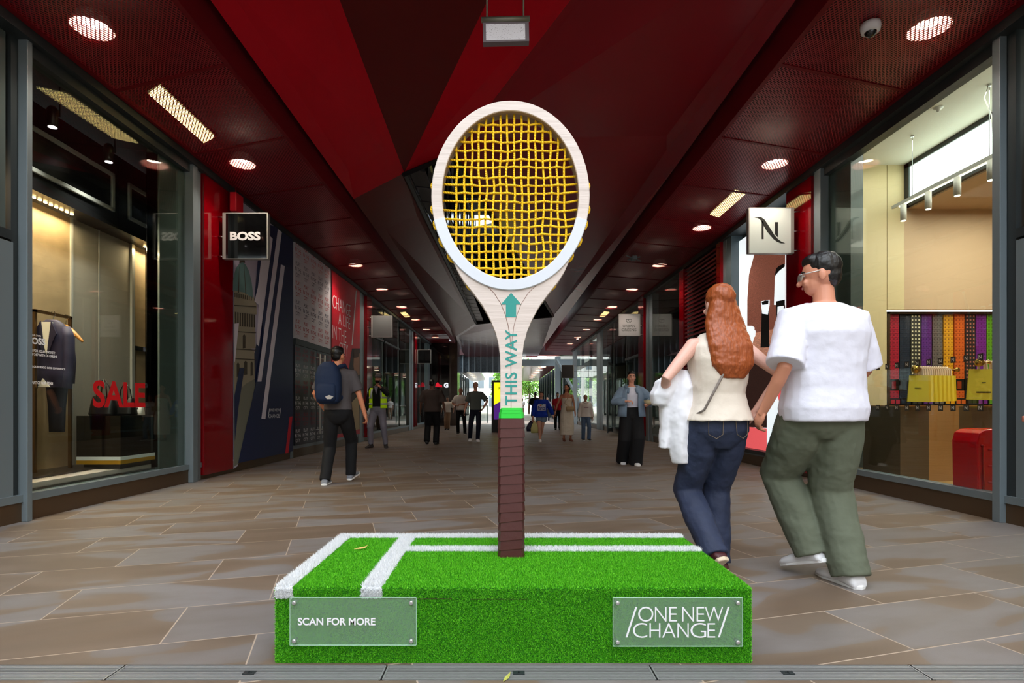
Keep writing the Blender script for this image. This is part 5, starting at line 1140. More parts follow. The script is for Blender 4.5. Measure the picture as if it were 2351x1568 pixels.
class Person:
    def __init__(s, label, x, y, face, H, sex='m', g=1.0, skin=(196, 148, 122), vox=.014, lean=0, group=None):
        s.k = H / 1.8; s.t = tag(empty('person', (x, y, 0), math.radians(face)), label, 'person', group); s.sex = sex; s.g = g; s.vox = vox; s.t.scale = (s.k,) * 3
        skin = tuple(min(255, int(q * (1.13 if y > 5 else 1))) for q in skin); s.skin = mat('skin_%d_%d_%d' % skin, skin, .5); s.P = {}; s.lean = lean; s.near = vox < .009  # farther people get lighter skin colour, standing in for weak corridor light
    def pose(s, fl=(-.1, 0, 0, 0, 0), fr=(.1, 0, 0, 0, 0), hl=(-.26, .02, .84), hr=(.26, .02, .84), el=(-.5, -1, 0), er_=(.5, -1, 0), head=0, nod=0, hip=0, fingers=.5, shw=.175):
        P = s.P; hz = .93 + hip; wf = 1.0
        for n, f, sg in (('l', fl, -1), ('r', fr, 1)):
            ank = Vector((f[0], f[1], .085 + f[2])); h = Vector((sg * .088, 0, hz)); k, a = ik(h, ank, .44, .435, (sg * .08 - math.sin(math.radians(f[3])) * .5, 1, 0)); P['hip' + n], P['kn' + n], P['an' + n] = h, k, a; P['fy' + n], P['fp' + n] = f[3], f[4]
        for n, h_, e, sg in (('l', hl, el, -1), ('r', hr, er_, 1)):
            sh_ = Vector((sg * shw, 0, 1.43)); e_, w_ = ik(sh_, h_, .29, .255, e); P['sh' + n], P['el' + n], P['wr' + n] = sh_, e_, w_
        s.hr = Matrix.Rotation(math.radians(head), 4, 'Z') @ Matrix.Rotation(math.radians(nod), 4, 'X'); s.fing = fingers; return s
    def H_(s, p): return (Matrix.Translation((0, 0, 1.58)) @ s.hr @ Matrix.Translation((0, 0, -1.58))) @ Vector(p)
    def body(s):
        mb = MB(); g = s.g; P = s.P; f = s.sex == 'f'
        mb.loft([er(z, a * g, b * g) for z, a, b in BODY[s.sex]])
        for n in 'lr':
            th = .078 * g; mb.tube([P['hip' + n] + Vector((0, 0, .03)), P['hip' + n].lerp(P['kn' + n], .5), P['kn' + n], P['kn' + n].lerp(P['an' + n], .3), P['an' + n].lerp(P['kn' + n], .25), P['an' + n]], [th, th * .9, .052, .054, .036, .034], 16, round_=True)
            sh_, e_, w_ = P['sh' + n], P['el' + n], P['wr' + n]; q = .86 if f else 1
            mb.tube([sh_ + (Vector((0, 0, 1.45)) - sh_) * .35, sh_, sh_.lerp(e_, .4), e_, e_.lerp(w_, .3), w_], [.05 * q, .054 * q * g, .046 * q * g, .036 * q, .037 * q, .025 * q], 14, round_=True)
            s.hand(mb, n); s.foot(mb, n, .045, .0)
        mb.tube([(0, -.015, 1.44), (0, -.01, 1.52), s.H_((0, -.005, 1.61))], [.075, .056 if not f else .048, .052], 16)
        R3 = s.hr.to_3x3(); H = s.H_
        mb.ell(H((0, -.008, 1.70)), (.074, .094, .098), 20, R3); mb.ell(H((0, .03, 1.645)), (.057, .062, .072), 18, R3); mb.ell(H((0, .05, 1.612)), (.03, .035, .026), 12, R3)
        mb.tube([H((0, .086, 1.69)), H((0, .1, 1.668)), H((0, .108, 1.655))], [.009, .011, .014], 8, round_=True)
        for sg in (-1, 1): mb.ell(H((sg * .075, -.005, 1.672)), (.009, .02, .032), 10, R3); mb.ell(H((sg * .032, .078, 1.652)), (.02, .014, .018), 10, R3)
        s.o = rem(mb, 'body', s.skin, s.t, s.vox * .62 if s.near else .0095, 3)
        return s
    def hand(s, mb, n):
        w_, e_ = s.P['wr' + n], s.P['el' + n]; d = (w_ - e_).normalized(); sg = -1 if n == 'l' else 1
        side = Vector((0, 1, 0)) - d * d.y
        if side.length < .3: side = Vector((0, 0, 1)) - d * d.z
        side.normalize(); nrm = d.cross(side) * sg      # side = thumb side (forward), nrm roughly towards the thigh
        if nrm.x * sg > 0: nrm = -nrm
        rot = Matrix((side, nrm, d)).transposed(); c = w_ + d * .055
        mb.ell(c, (.04, .017, .055), 14, rot); mb.tube([w_ - d * .02, w_ + d * .03], [.026, .028], 10, flat=.8)
        cu = s.fing
        for i in range(4):
            b = w_ + d * (.092 - abs(i - 1.2) * .005) + side * (.028 - i * .0185); L = (.072, .08, .075, .06)[i]; d1_ = (d * math.cos(cu * .7) + nrm * math.sin(cu * .7)); d2_ = (d * math.cos(cu * 1.8) + nrm * math.sin(cu * 1.8))
            mb.tube([b - d * .02, b, b + d1_ * L * .45, b + d1_ * L * .45 + d2_ * L * .5], [.0095, .0092, .0085, .0072], 8, round_=True)
        b = w_ + d * .03 + side * .028; t = (d * .75 + side * .6 + nrm * .35).normalized(); mb.tube([b - t * .01, b + t * .035, b + t * .035 + (d * .9 + nrm * .4).normalized() * .03], [.0125, .011, .0085], 8, round_=True)
    def footM(s, n):
        a = s.P['an' + n]; return Matrix.Translation(a) @ Matrix.Rotation(math.radians(s.P['fy' + n]), 4, 'Z') @ Matrix.Rotation(math.radians(s.P['fp' + n]), 4, 'X')
    def foot(s, mb, n, w_, ex, lo=-.085, hi=None):
        T = s.footM(n); prof = [(-.075, .022, .03), (-.06, .034, .055), (-.02, .038, .09), (.03, .038, .085), (.08, .043, .058), (.13, .047, .042), (.17, .042, .034), (.195, .028, .022), (.205, .012, .012)]
        rings = []
        for y, a, h in prof:
            a += ex; h = h + ex * 1.2; y = y * (1 + ex * 4); ring = []
            for k in range(14):
                t = 2 * math.pi * k / 14; zz_ = lo - ex * .3 + h / 2 + h / 2 * math.copysign(abs(math.sin(t)) ** .7, math.sin(t)); ring.append(T @ Vector((a * math.cos(t), y, zz_)))
            rings.append(ring)
        mb.loft(rings)
    def shoes(s, m_, sole=None, boot=0, ex=.008, name='shoe'):
        for n in 'lr':
            mb = MB(); s.foot(mb, n, 0, ex, -.083); a = s.P['an' + n]; T = s.footM(n)
            if boot: mb.tube([T @ Vector((0, -.01, -.03)), T @ Vector((0, -.012, boot))], [.052, .048], 14)
            else: mb.tube([T @ Vector((0, -.015, -.03)), T @ Vector((0, -.018, .015))], [.046, .043], 14)
            o = rem(mb, name, m_, s.t, max(.006, s.vox * .7), 2)
            if sole:
                mb = MB(); out = [(-.036, -.07), (.0, -.088), (.036, -.07), (.042, 0), (.046, .07), (.052, .13), (.044, .19), (.02, .222), (-.01, .225), (-.04, .2), (-.053, .14), (-.047, .06), (-.042, 0)]
                for z0_, z1_, q in ((-.087, -.062, 1.04),): mb.prism([T @ Vector((x * q, y * q, z0_)) for x, y in out], (T.to_3x3() @ Vector((0, 0, z1_ - z0_))))
                so = loc_obj(mb, 'sole', sole, o, False); b = so.modifiers.new('b', 'BEVEL'); b.width = .006; b.segments = 2
        return s
    def top(s, m_, hem=.93, sleeve=.45, ease=.02, sr=.066, disp=None, neck=1.52, name='t_shirt', loose=0, waist=1.0, sleeveless=False, cuff=None):
        mb = MB(); g = s.g; rows = []; z = hem
        zs = [hem] + [q[0] for q in BODY[s.sex] if hem + .03 < q[0] < neck - .02] + [neck]
        for z in zs:
            a, b = interp(BODY[s.sex], z)
            if z < 1.3: a = max(a, interp(BODY[s.sex], 1.3)[0] * .92 * waist if waist >= 1 else a); b = max(b, .105 if waist >= 1 else b)
            e_ = ease + loose * max(0, (1.35 - z)) ; e_ = e_ * (.35 if z > 1.5 else 1); rows.append(er(z, a * g + e_, b * g + e_))
        mb.loft(rows)
        if not sleeveless:
            for n in 'lr':
                sh_, e_, w_ = s.P['sh' + n], s.P['el' + n], s.P['wr' + n]; path = [sh_ + (Vector((0, 0, 1.46)) - sh_) * .45, sh_ + Vector((0, 0, .005))]; rr = [sr * .95, sr * 1.05]
                tot = .29 + .255
                if sleeve <= .53: path += [sh_.lerp(e_, sleeve / .53 * .6), sh_.lerp(e_, sleeve / .53)]; rr += [sr * 1.05, sr * 1.08]
                else:
                    f = (sleeve - .53) / .47; path += [sh_.lerp(e_, .6), e_, e_.lerp(w_, f * .6), e_.lerp(w_, f)]; rr += [sr, sr * .95, sr * .9, (cuff or sr * .72)]
                mb.tube(path, rr, 18)
        s.ctop = rem(mb, name, m_, s.t, s.vox, 3, (.014 if s.near else .012) if disp is None else disp, .13 if s.near else .12); return s
    def trousers(s, m_, r=(.095, .075, .062), hem=.0, waist=1.04, name='trousers', disp=None, upto=1.0):
        mb = MB(); g = s.g; mb.loft([er(z, (a + .012) * g, (b + .012) * g) for z, a, b in ((waist, *interp(BODY[s.sex], waist)), (.97, *interp(BODY[s.sex], .97)), (.9, *interp(BODY[s.sex], .92)), (.84, .13, .09), (.79, .06, .06))])
        for n in 'lr':
            h, k, a = s.P['hip' + n], s.P['kn' + n], s.P['an' + n]; dn = (a - k).normalized()
            if upto >= 1: pts = [h + Vector((0, 0, .05)), h.lerp(k, .35), k, k.lerp(a, .5), a + dn * (.035 - hem)]; rr = [r[0] * .98 * g, r[0] * .98 * g, r[1], (r[1] + r[2]) / 2, r[2]]
            else: pts = [h + Vector((0, 0, .05)), h.lerp(k, upto * .5), h.lerp(k, upto)]; rr = [r[0] * g, r[0] * g, r[1]]
            mb.tube(pts, rr, 18)
        s.ctr = rem(mb, name, m_, s.t, s.vox, 3, (.02 if s.near else .012) if disp is None else disp, .1 if s.near else .13); return s
    def loftcloth(s, rows, m_, name, disp=.012):
        mb = MB(); mb.loft([er(*r) for r in rows]); rem(mb, name, m_, s.t, s.vox, 3, disp, .12); return s
    def hair(s, m_, kind='short', **k):
        mb = MB(); R3 = s.hr.to_3x3(); H = s.H_
        if kind == 'short': mb.ell(H((0, -.024, 1.726)), (.081, .09, .086), 20, R3); mb.ell(H((0, -.05, 1.68)), (.07, .055, .075), 14, R3); mb.ell(H((0, .02, 1.765)), (.062, .06, .042), 14, R3)
        elif kind == 'crop': mb.ell(H((0, -.02, 1.722)), (.078, .088, .083), 20, R3); mb.ell(H((0, -.045, 1.68)), (.07, .055, .065), 14, R3)
        elif kind == 'pulled': mb.ell(H((0, -.022, 1.72)), (.079, .09, .084), 20, R3); mb.ell(H((0, -.1, 1.71)), (.04, .04, .045), 12, R3)
        elif kind == 'long':
            mb.ell(H((0, -.024, 1.724)), (.086, .096, .09), 20, R3); lo = k.get('lo', 1.25); w_ = k.get('w', .1); dy = k.get('dy', -.09); cx = k.get('cx', 0)
            mb.loft([[tuple(H(q)) if z > 1.6 else q for q in er(z, a, b, cy, x_)] for z, a, b, cy, x_ in ((1.74, .07, .06, -.035, 0), (1.66, .094, .06, -.05, 0), (1.56, w_, .055, -.065, cx * .3), (1.42, w_ * 1.12, .055, dy - .02, cx * .7), (lo + .08, w_ * 1.05, .05, dy - .035, cx), (lo, w_ * .6, .03, dy - .03, cx))])
        o = rem(mb, 'hair', m_, s.t, s.vox * .8, 2, .012 if s.near else .006, .03); return s
    def face(s, glasses=False, brow=(40, 28, 22), lips=(160, 92, 84), beard=None):
        H = s.H_; mb = MB(); e = mat('eye_white', (176, 164, 156), .3); ir = mat('eye_iris', (44, 30, 22), .3)
        for sg in (-1, 1):
            mb = MB(); mb.ell(H((sg * .03, .0785, 1.69)), (.012, .007, .0052), 10, s.hr.to_3x3()); eo = loc_obj(mb, 'eye', e, s.t); mb = MB(); mb.ell(H((sg * .03, .0855, 1.69)), (.006, .0035, .005), 8, s.hr.to_3x3()); loc_obj(mb, 'iris', ir, eo)
            mb = MB(); mb.tube([H((sg * .014, .087, 1.708)), H((sg * .03, .086, 1.713)), H((sg * .048, .074, 1.707))], .0042, 6); loc_obj(mb, 'eyebrow', mat('brow_%d_%d_%d' % brow, brow, .8), s.t)
        mb = MB(); mb.ell(H((0, .092, 1.63)), (.022, .007, .0065), 10, s.hr.to_3x3()); loc_obj(mb, 'lips', mat('lips_%d_%d_%d' % lips, lips, .5), s.t)
        if beard: mb = MB(); mb.ell(H((0, .038, 1.628)), (.062, .062, .055), 16, s.hr.to_3x3()); mb.ell(H((0, .09, 1.643)), (.028, .012, .008), 10); rem(mb, 'beard', beard, s.t, .009, 2)
        return s
def L2W(p, q): return wmat(p.t) @ Vector(q)     # local point of a person -> world
hair_dk = streak_mat('dark_hair', (26, 20, 18), .45, (30, 30, 3), .3); hair_bl = streak_mat('black_hair', (14, 12, 13), .4, (30, 30, 3), .3)
hair_gi = streak_mat('ginger_hair', (182, 92, 40), .42, (34, 34, 2.5), .5, c2=(112, 50, 18)); hair_br = streak_mat('brown_hair', (74, 46, 32), .5, (30, 30, 3), .3); hair_sa = streak_mat('sandy_hair', (120, 88, 60), .6, (30, 30, 3), .3)
def cloth(n, c, r=.8, b=(60, .25, .004)): return mat(n, c, r, bump=b, spec=.3)
denim = streak_mat('dark_denim', (38, 48, 76), .75, (6, 6, 6), .25, c2=(20, 27, 46)); ldenim = streak_mat('light_denim', (136, 158, 180), .8, (8, 8, 5), .35, c2=(100, 122, 148)); mdenim = streak_mat('mid_denim', (86, 112, 146), .8, (8, 8, 5), .3)
wtee = cloth('white_cotton', (226, 226, 240)); olive = cloth('olive_cloth', (98, 104, 88)); creamc = cloth('cream_cloth', (226, 214, 200)); blackc = cloth('black_cloth', (20, 20, 23)); dgrey = cloth('charcoal_cloth', (84, 78, 80)); navyc = cloth('navy_cloth', (24, 28, 44)); browngrey = cloth('brown_grey_cloth', (74, 62, 58)); lgrey = cloth('light_grey_jersey', (138, 134, 146)); green_grey = cloth('green_grey_cloth', (98, 106, 100))
beigec = cloth('beige_cloth', (150, 120, 96)); royal = cloth('royal_blue_cloth', (14, 54, 170)); offw = cloth('off_white_cloth', (232, 226, 220)); dressc = cloth('cream_dress', (234, 224, 204)); white_sh = mat('white_shoe', (226, 226, 230), .5); wsole = mat('white_sole', (236, 236, 236), .5); bsh = mat('black_shoe', (20, 20, 22), .5); gsh = mat('grey_shoe', (120, 124, 134), .6); brs = mat('brown_sandal', (120, 64, 40), .5)

# --- 1 near man, seen from behind
m1 = Person('man in white T-shirt, olive trousers and white trainers walking away on the right, holding hands', 1.80, 3.2, 6, 1.86, 'm', 1.08, (206, 140, 112), .0075)
m1.pose(fl=(.005, .12, .085, 14, -18), fr=(.13, -.03, 0, 4, 0), hl=(-.31, .05, .95), hr=(.24, .24, 1.02), el=(-.25, -1, 0), er_=(.4, -1, 0), head=58, nod=-8, hip=-.005, fingers=.8, shw=.168).body()
m1.trousers(olive, (.125, .112, .098), .0, 1.03).top(wtee, .89, .5, .045, .088, loose=.01, name='t_shirt').hair(hair_bl, 'short').face()
m1.shoes(white_sh, wsole, ex=.016, name='trainer')
mb = MB(); H = m1.H_
for sg in (-1, 1): mb.tube([H((sg * .078, -.01, 1.695)), H((sg * .074, .08, 1.695)), H((sg * .02, .1, 1.695))], .003, 6); mb.lathe([(.022, 0), (.022, .002)], tuple(H((sg * .032, .098, 1.688))), 14, 'x')
mb.tube([H((-.015, .104, 1.695)), H((.015, .104, 1.695))], .003, 6); loc_obj(mb, 'glasses', mat('glasses_frame', (200, 196, 190), .3, .6), m1.t)
mb = MB()
for n in 'lr':
    T = m1.footM(n)
    for k in range(5): mb.tube([T @ Vector((-.03, .045 + k * .02, -.01 - k * .006)), T @ Vector((0, .05 + k * .02, .005 - k * .007)), T @ Vector((.03, .045 + k * .02, -.01 - k * .006))], .003, 5)
loc_obj(mb, 'laces', white, m1.t)
# --- 2 near woman with long ginger hair
m2 = Person('woman with long ginger hair, cream sleeveless top and dark jeans walking away beside the plinth', 1.27, 3.36, 8, 1.71, 'f', 1.02, (222, 172, 156), .0075)
m2.pose(fl=(-.10, -.12, .10, 6, -35), fr=(.06, .12, 0, 4, 0), hl=(-.27, .17, 1.12), hr=(.235, -.03, 1.03), el=(-.7, -.9, 0), er_=(.7, -.7, 0), head=8, hip=-.01, fingers=.9, shw=.165).body()
m2.trousers(denim, (.108, .09, .082), .0, 1.06, name='jeans').top(creamc, .965, .1, .03, .05, neck=1.5, sleeveless=True, waist=.9, name='sleeveless_top', loose=.03).hair(hair_gi, 'long', lo=1.22, w=.125, dy=-.1, cx=.02)
m2.shoes(mat('dark_red_shoe', (70, 26, 30), .5), mat('cream_sole', (216, 196, 170), .6))
mb = MB(); mb.tube([L2W(m2, (.1, .11, 1.35)), L2W(m2, (.08, -.02, 1.49)), L2W(m2, (-.02, -.155, 1.3)), L2W(m2, (-.16, -.13, 1.03)), L2W(m2, (-.19, .0, .98))], .007, 6); b_ = tag(mb.obj('bag_strap', mat('grey_strap', (130, 120, 114), .6), smooth=True), 'thin grey shoulder bag strap across the back of the ginger-haired woman', 'bag strap')
mb = MB()
for sg in (-1, 1):
    q = [(sg * .04, -.135, .965), (sg * .125, -.118, .975), (sg * .125, -.118, .885), (sg * .085, -.138, .86), (sg * .045, -.14, .885), (sg * .04, -.135, .965)]
    mb.tube([Vector(p) for p in q], .0022, 5)
mb.tube([(-.05, -.135, 1.0), (.05, -.135, 1.0)], .002, 5); loc_obj(mb, 'pocket_stitching', mat('stitch_tan', (110, 96, 80), .8), m2.t)
# draped white jacket
mb = MB(); wp = L2W(m2, (-.27, .15, 1.14))
def jr(c, a, b, ph=0): return [(c[0] + a * (1 + .14 * math.sin(3 * t + ph)) * math.cos(t), c[1] + b * (1 + .14 * math.sin(4 * t + ph)) * math.sin(t), c[2]) for t in [2 * math.pi * k / 28 for k in range(28)]]
d_ = 3.4; J = lambda px, py: Vector(P(px, py, d_))
mb.loft([jr(J(1545, 858), .03, .05), jr(J(1535, 875), .075, .075, 1), jr(J(1525, 905), .085, .08, 1.5), jr(J(1518, 930), .06, .06, 2)])
mb.loft([jr(J(1560, 850), .05, .06), jr(J(1566, 890), .09, .08, 1), jr(J(1560, 940), .1, .085, 2), jr(J(1562, 990), .085, .08, 3), jr(J(1566, 1040), .075, .07, 3.4), jr(J(1568, 1064), .06, .05, 3.8)])
mb.loft([jr(J(1532, 900), .045, .05), jr(J(1528, 960), .035, .045, 1), jr(J(1523, 1030), .035, .04, 1.5)])
jw = thing('white_jacket', 'bright white jacket draped over the forearm of the ginger-haired woman', 'jacket', tuple(J(1560, 1000))); o = rem(mb, 'jacket_cloth', mat('bright_white_cloth', (238, 238, 246), .8), None, .008, 3, .02, .1); o.parent = jw; o.matrix_local = parent_inv(jw)
# --- 3 man with backpack
m3 = Person('man in grey T-shirt and black trousers walking away with a blue backpack', -2.13, 7.35, 3, 1.77, 'm', 1.0, (188, 122, 90), .0105)
m3.pose(fl=(-.15, -.07, 0, 2, 0), fr=(.1, .3, .03, -12, 12), hl=(-.25, .22, 1.0), hr=(.36, .02, .86), el=(-.8, -.6, 0), er_=(.5, -.9, 0), head=-22, hip=-.03, fingers=1.0, shw=.18).body()
m3.trousers(blackc, (.1, .082, .068)).top(dgrey, .97, .42, .02, .072).hair(hair_bl, 'short').face().shoes(gsh, wsole, name='trainer')
bp_ = thing('backpack', 'dark blue backpack on the back of the man in grey', 'backpack', (-2.17, 7.13, 1.05)); bc = cloth('backpack_blue', (18, 36, 66), .7); cx, cy = -2.19, 7.135
mb = MB(); mb.loft([er(z, a, b, cy, cx, ex=.7) for z, a, b in ((1.03, .10, .07), (1.06, .145, .1), (1.2, .165, .115), (1.38, .16, .11), (1.5, .125, .09), (1.56, .06, .05))]); o = rem(mb, 'pack_body', bc, None, .012, 4, .008, .1); o.parent = bp_; o.matrix_local = parent_inv(bp_)
mb = MB(); mb.loft([er(z, a, b, cy - .085, cx, ex=.7) for z, a, b in ((1.06, .1, .03), (1.1, .12, .045), (1.25, .12, .045), (1.29, .1, .03))]); mb.obj('front_pocket', bc, bp_, True)
mb = MB(); mb.prism([(cx + .0, cy - .135, 1.12), (cx + .05, cy - .14, 1.14), (cx + .1, cy - .13, 1.12), (cx + .07, cy - .13, 1.09), (cx + .02, cy - .13, 1.09)], (0, .008, 0)); mb.obj('label_patch', mat('patch_grey', (190, 186, 180), .7), bp_)
for sg in (-1, 1): mb = MB(); mb.tube([(cx + sg * .08 + .03, cy + .07, 1.5), (cx + sg * .12 + .03, cy + .2, 1.53), (cx + sg * .13 + .04, cy + .36, 1.42), (cx + sg * .15 + .04, cy + .3, 1.2), (cx + sg * .13, cy + .07, 1.1)], .014, 8, flat=2); mb.obj('shoulder_strap', bc, bp_, True)
# --- 4 hi-vis man
m4 = Person('bearded man in grey beanie and yellow hi-vis vest holding a phone to his mouth', -3.02, 13.75, 176, 1.78, 'm', 1.0, (176, 122, 98), .012)
m4.pose(fl=(-.19, .0, 0, 20, 0), fr=(.18, .0, 0, -18, 0), hl=(-.12, .17, 1.46), hr=(.30, .05, .86), el=(-.9, .0, -.8), er_=(.5, -.9, 0), head=-5, hip=-.01).body()
m4.trousers(lgrey, (.1, .08, .062), .05, name='joggers').top(blackc, 1.0, .97, .02, .064, name='hooded_jacket').face(beard=cloth('beard', (34, 22, 18))).shoes(mat('dusty_boot', (66, 60, 58), .8), boot=.08, name='boot')
mb = MB(); mb.ell(m4.H_((0, -.02, 1.745)), (.09, .1, .085), 18); mb.loft([er(z, a, b, -.01) for z, a, b in ((1.705, .082, .1), (1.72, .087, .104), (1.75, .086, .102))]); rem(mb, 'beanie', cloth('beanie_grey', (86, 84, 84)), m4.t, .01, 2)
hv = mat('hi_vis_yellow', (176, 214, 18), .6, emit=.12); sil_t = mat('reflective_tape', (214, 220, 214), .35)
rw = [(z, a + .045, b + .045) for z, a, b in ((.97, .17, .12), (1.1, .165, .115), (1.25, .168, .115), (1.38, .178, .118), (1.46, .15, .1))]
vs = shell(rw, 28, 332, .008, 40); ve = loc_obj(vs, 'hi_vis_vest', hv, m4.t); ve['label'] = 'yellow hi-vis vest'
for z0_ in (1.05, 1.2): loc_obj(shell([(z0_, .222, .17), (z0_ + .045, .222, .17)], 28, 332, .004, 40), 'reflective_band', sil_t, ve)
for sg in (-1, 1): mb = MB(); mb.tube([(sg * .115, .13, 1.43), (sg * .12, .172, 1.32), (sg * .125, .17, 1.22)], .022, 8, flat=.35); loc_obj(mb, 'reflective_band', sil_t, ve)
mb = MB(); mb.prism([(-.05, .155, 1.5), (.05, .155, 1.5), (0, .165, 1.3)], (0, .01, 0)); loc_obj(mb, 'shirt_front', lgrey, m4.t, False)
ph = thing('phone', 'dark phone held at the mouth by the hi-vis vest man', 'phone', tuple(L2W(m4, (-.06, .17, 1.62)))); mb = MB(); p = L2W(m4, (-.09, .16, 1.57)); mb.box(p.x - .01, p.x + .07, p.y - .02, p.y - .01, p.z - .03, p.z + .04); mb.obj('phone_body', black, ph, bevel=.003)
# --- 5 man in brown shirt walking away
m5 = Person('broad man in dark brown short-sleeved shirt and black trousers walking away', -1.87, 15.0, 0, 1.71, 'm', 1.22, (112, 76, 60), .013)
m5.pose(fl=(-.14, -.05, .03, 5, -10), fr=(.11, -.02, 0, -8, 0), hl=(-.34, .1, .93), hr=(.34, .1, .93), shw=.2).body().trousers(blackc, (.105, .09, .085)).top(browngrey, .9, .5, .035, .1, name='shirt').hair(hair_bl, 'crop').shoes(bsh)
# --- 6 child far away in white tee
m6 = Person('distant child in white T-shirt and beige trousers walking towards the camera', -2.37, 24.3, 178, 1.42, 'm', 1.0, (150, 106, 84), .018)
m6.pose(hl=(-.34, .1, 1.0), hr=(.32, .1, .95), fl=(-.06, .03, 0, 0, 0)).body().trousers(beigec, (.09, .08, .07)).top(offw, .95, .5, .03, .09).hair(hair_dk, 'short').face().shoes(bsh)
# --- 7 man white shirt
m7 = Person('man in white short-sleeved shirt and black trousers looking down at his hands', -1.52, 20.4, 182, 1.66, 'm', 1.02, (190, 132, 108), .016)
m7.pose(hl=(-.04, .27, 1.17), hr=(.16, .25, 1.12), el=(-.9, -.5, -.4), er_=(.9, -.5, -.4), fl=(-.17, .05, 0, 15, 0), fr=(.1, 0, 0, -5, 0), nod=-14).body().trousers(blackc, (.09, .075, .062)).top(offw, .93, .45, .03, .085, name='shirt').hair(hair_sa, 'crop').face().shoes(bsh, wsole)
# --- 8 man grey-green tee
m8 = Person('man in grey-green T-shirt and navy trousers with a hand on his hip', -.79, 16.3, 180, 1.70, 'm', .98, (196, 142, 120), .013)
m8.pose(hl=(-.23, .06, 1.0), hr=(.33, .1, .88), el=(-1, -.25, 0), er_=(.5, -.9, 0), fl=(-.07, .05, 0, 8, 0), fr=(.17, -.15, .02, 0, -15), head=-12, hip=-.01).body().trousers(navyc, (.09, .075, .062)).top(green_grey, .95, .45, .025, .078).hair(hair_sa, 'crop').face().shoes(white_sh, wsole)
# --- 9 blue sweatshirt child
m9 = Person("child in royal blue logo sweatshirt and denim shorts, holding a woman's hand", 1.08, 16.1, 180, 1.42, 'f', 1.0, (190, 140, 116), .011)
m9.pose(hl=(-.46, .05, .86), hr=(.31, .08, .86), el=(-.9, -.4, 0), er_=(.8, -.6, 0), fl=(.03, -.2, 0, 0, 0), fr=(.06, .12, 0, 0, 0), hip=-.02, head=-15).body().trousers(ldenim, (.11, .115, .1), name='denim_shorts', upto=.45).top(royal, .88, .96, .055, .088, name='sweatshirt', loose=.04, cuff=.05).hair(hair_dk, 'short').face().shoes(white_sh, wsole)
mb = MB(); y_ = .195
mb.prism([(-.145, y_ - .01, 1.12), (.145, y_ - .01, 1.12), (.15, y_ - .005, 1.3), (.12, y_ - .005, 1.345), (-.145, y_ - .01, 1.34)], (0, .012, 0)); pn = loc_obj(mb, 'white_print', wtee, m9.t, False)
mb = MB(); put_text(mb, 'Fanta', (.13, y_ + .014, 1.135), (-1, 0, 0), (0, 0, 1), .26, .14, .02); loc_obj(mb, 'lettering', mat('print_blue', (10, 40, 130), .6), pn, False)
mb = MB(); mb.ell((.03, y_ + .008, 1.305), (.035, .006, .03), 12); loc_obj(mb, 'orange_mark', mat('print_orange', (226, 96, 40), .6), pn); mb = MB(); mb.ell((-.02, y_ + .01, 1.32), (.035, .006, .018), 12); loc_obj(mb, 'leaf_mark', mat('print_green', (40, 150, 70), .6), pn)
def carrier(c, w_, h_, m_, lab):
    t = thing('carrier_bag', lab, 'bag', c); mb = MB(); x, y, z = c; mb.loft([er(z, w_ * .5, .05, y, x), er(z + h_ * .35, w_ * .56, .055, y, x), er(z + h_ * .7, w_ * .35, .035, y, x), er(z + h_, w_ * .08, .015, y, x)]); mb.obj('bag_body', m_, t, True)
    mb = MB(); mb.tube([(x - .02, y, z + h_ * .95), (x, y, z + h_ + .06), (x + .02, y, z + h_ * .95)], .006, 6); mb.obj('handle', m_, t)
hw = L2W(m9, m9.P['wrr']); carrier((hw.x + .04, hw.y - .08, hw.z - .46), .2, .34, mat('pale_yellow_bag', (204, 200, 130), .6), 'pale yellow carrier bag hanging from the hand of the child in blue'); carrier((hw.x - .06, hw.y + .0, hw.z - .42), .24, .3, mat('navy_bag', (22, 26, 56), .6), 'navy carrier bag beside the pale yellow one')
# --- 10 woman in cream dress
m10 = Person('woman with long dark hair in a cream strapless dress carrying a beige crossbody bag', 1.83, 16.35, 184, 1.64, 'f', 1.0, (178, 122, 94), .011)
m10.pose(hl=(-.27, .0, .88), hr=(.40, .04, .84), el=(-.6, -.8, 0), er_=(.6, -.8, 0), fl=(-.12, .0, 0, 5, 0), fr=(.09, .0, 0, -5, 0), head=-35).body()
m10.loftcloth([(.2, .215, .2), (.45, .225, .215), (.72, .22, .19), (.93, .2, .15), (1.08, .16, .125), (1.18, .155, .125), (1.3, .165, .14), (1.36, .155, .13)], dressc, 'dress', .02)
m10.hair(hair_bl, 'long', lo=1.27, w=.1, dy=-.06).face().shoes(brs, ex=.003, name='sandal')
mb = MB(); mb.tube([L2W(m10, q) for q in ((-.09, .0, 1.5), (.0, .16, 1.36), (.1, .165, 1.2), (-.02, .19, 1.1))], .009, 6); bgt = thing('crossbody_bag', 'small beige crossbody bag on the front of the cream dress', 'bag', tuple(L2W(m10, (-.07, .2, 1.02)))); mb.obj('strap', mat('bag_beige', (186, 160, 120), .6), bgt, True)
mb = MB(); c = L2W(m10, (-.07, .2, 1.02)); mb.loft([er(c.z - .07, .1, .035, c.y, c.x, ex=.5), er(c.z, .115, .045, c.y, c.x, ex=.5), er(c.z + .07, .11, .035, c.y, c.x, ex=.5)]); mb.obj('bag_body', M['bag_beige'], bgt, True)
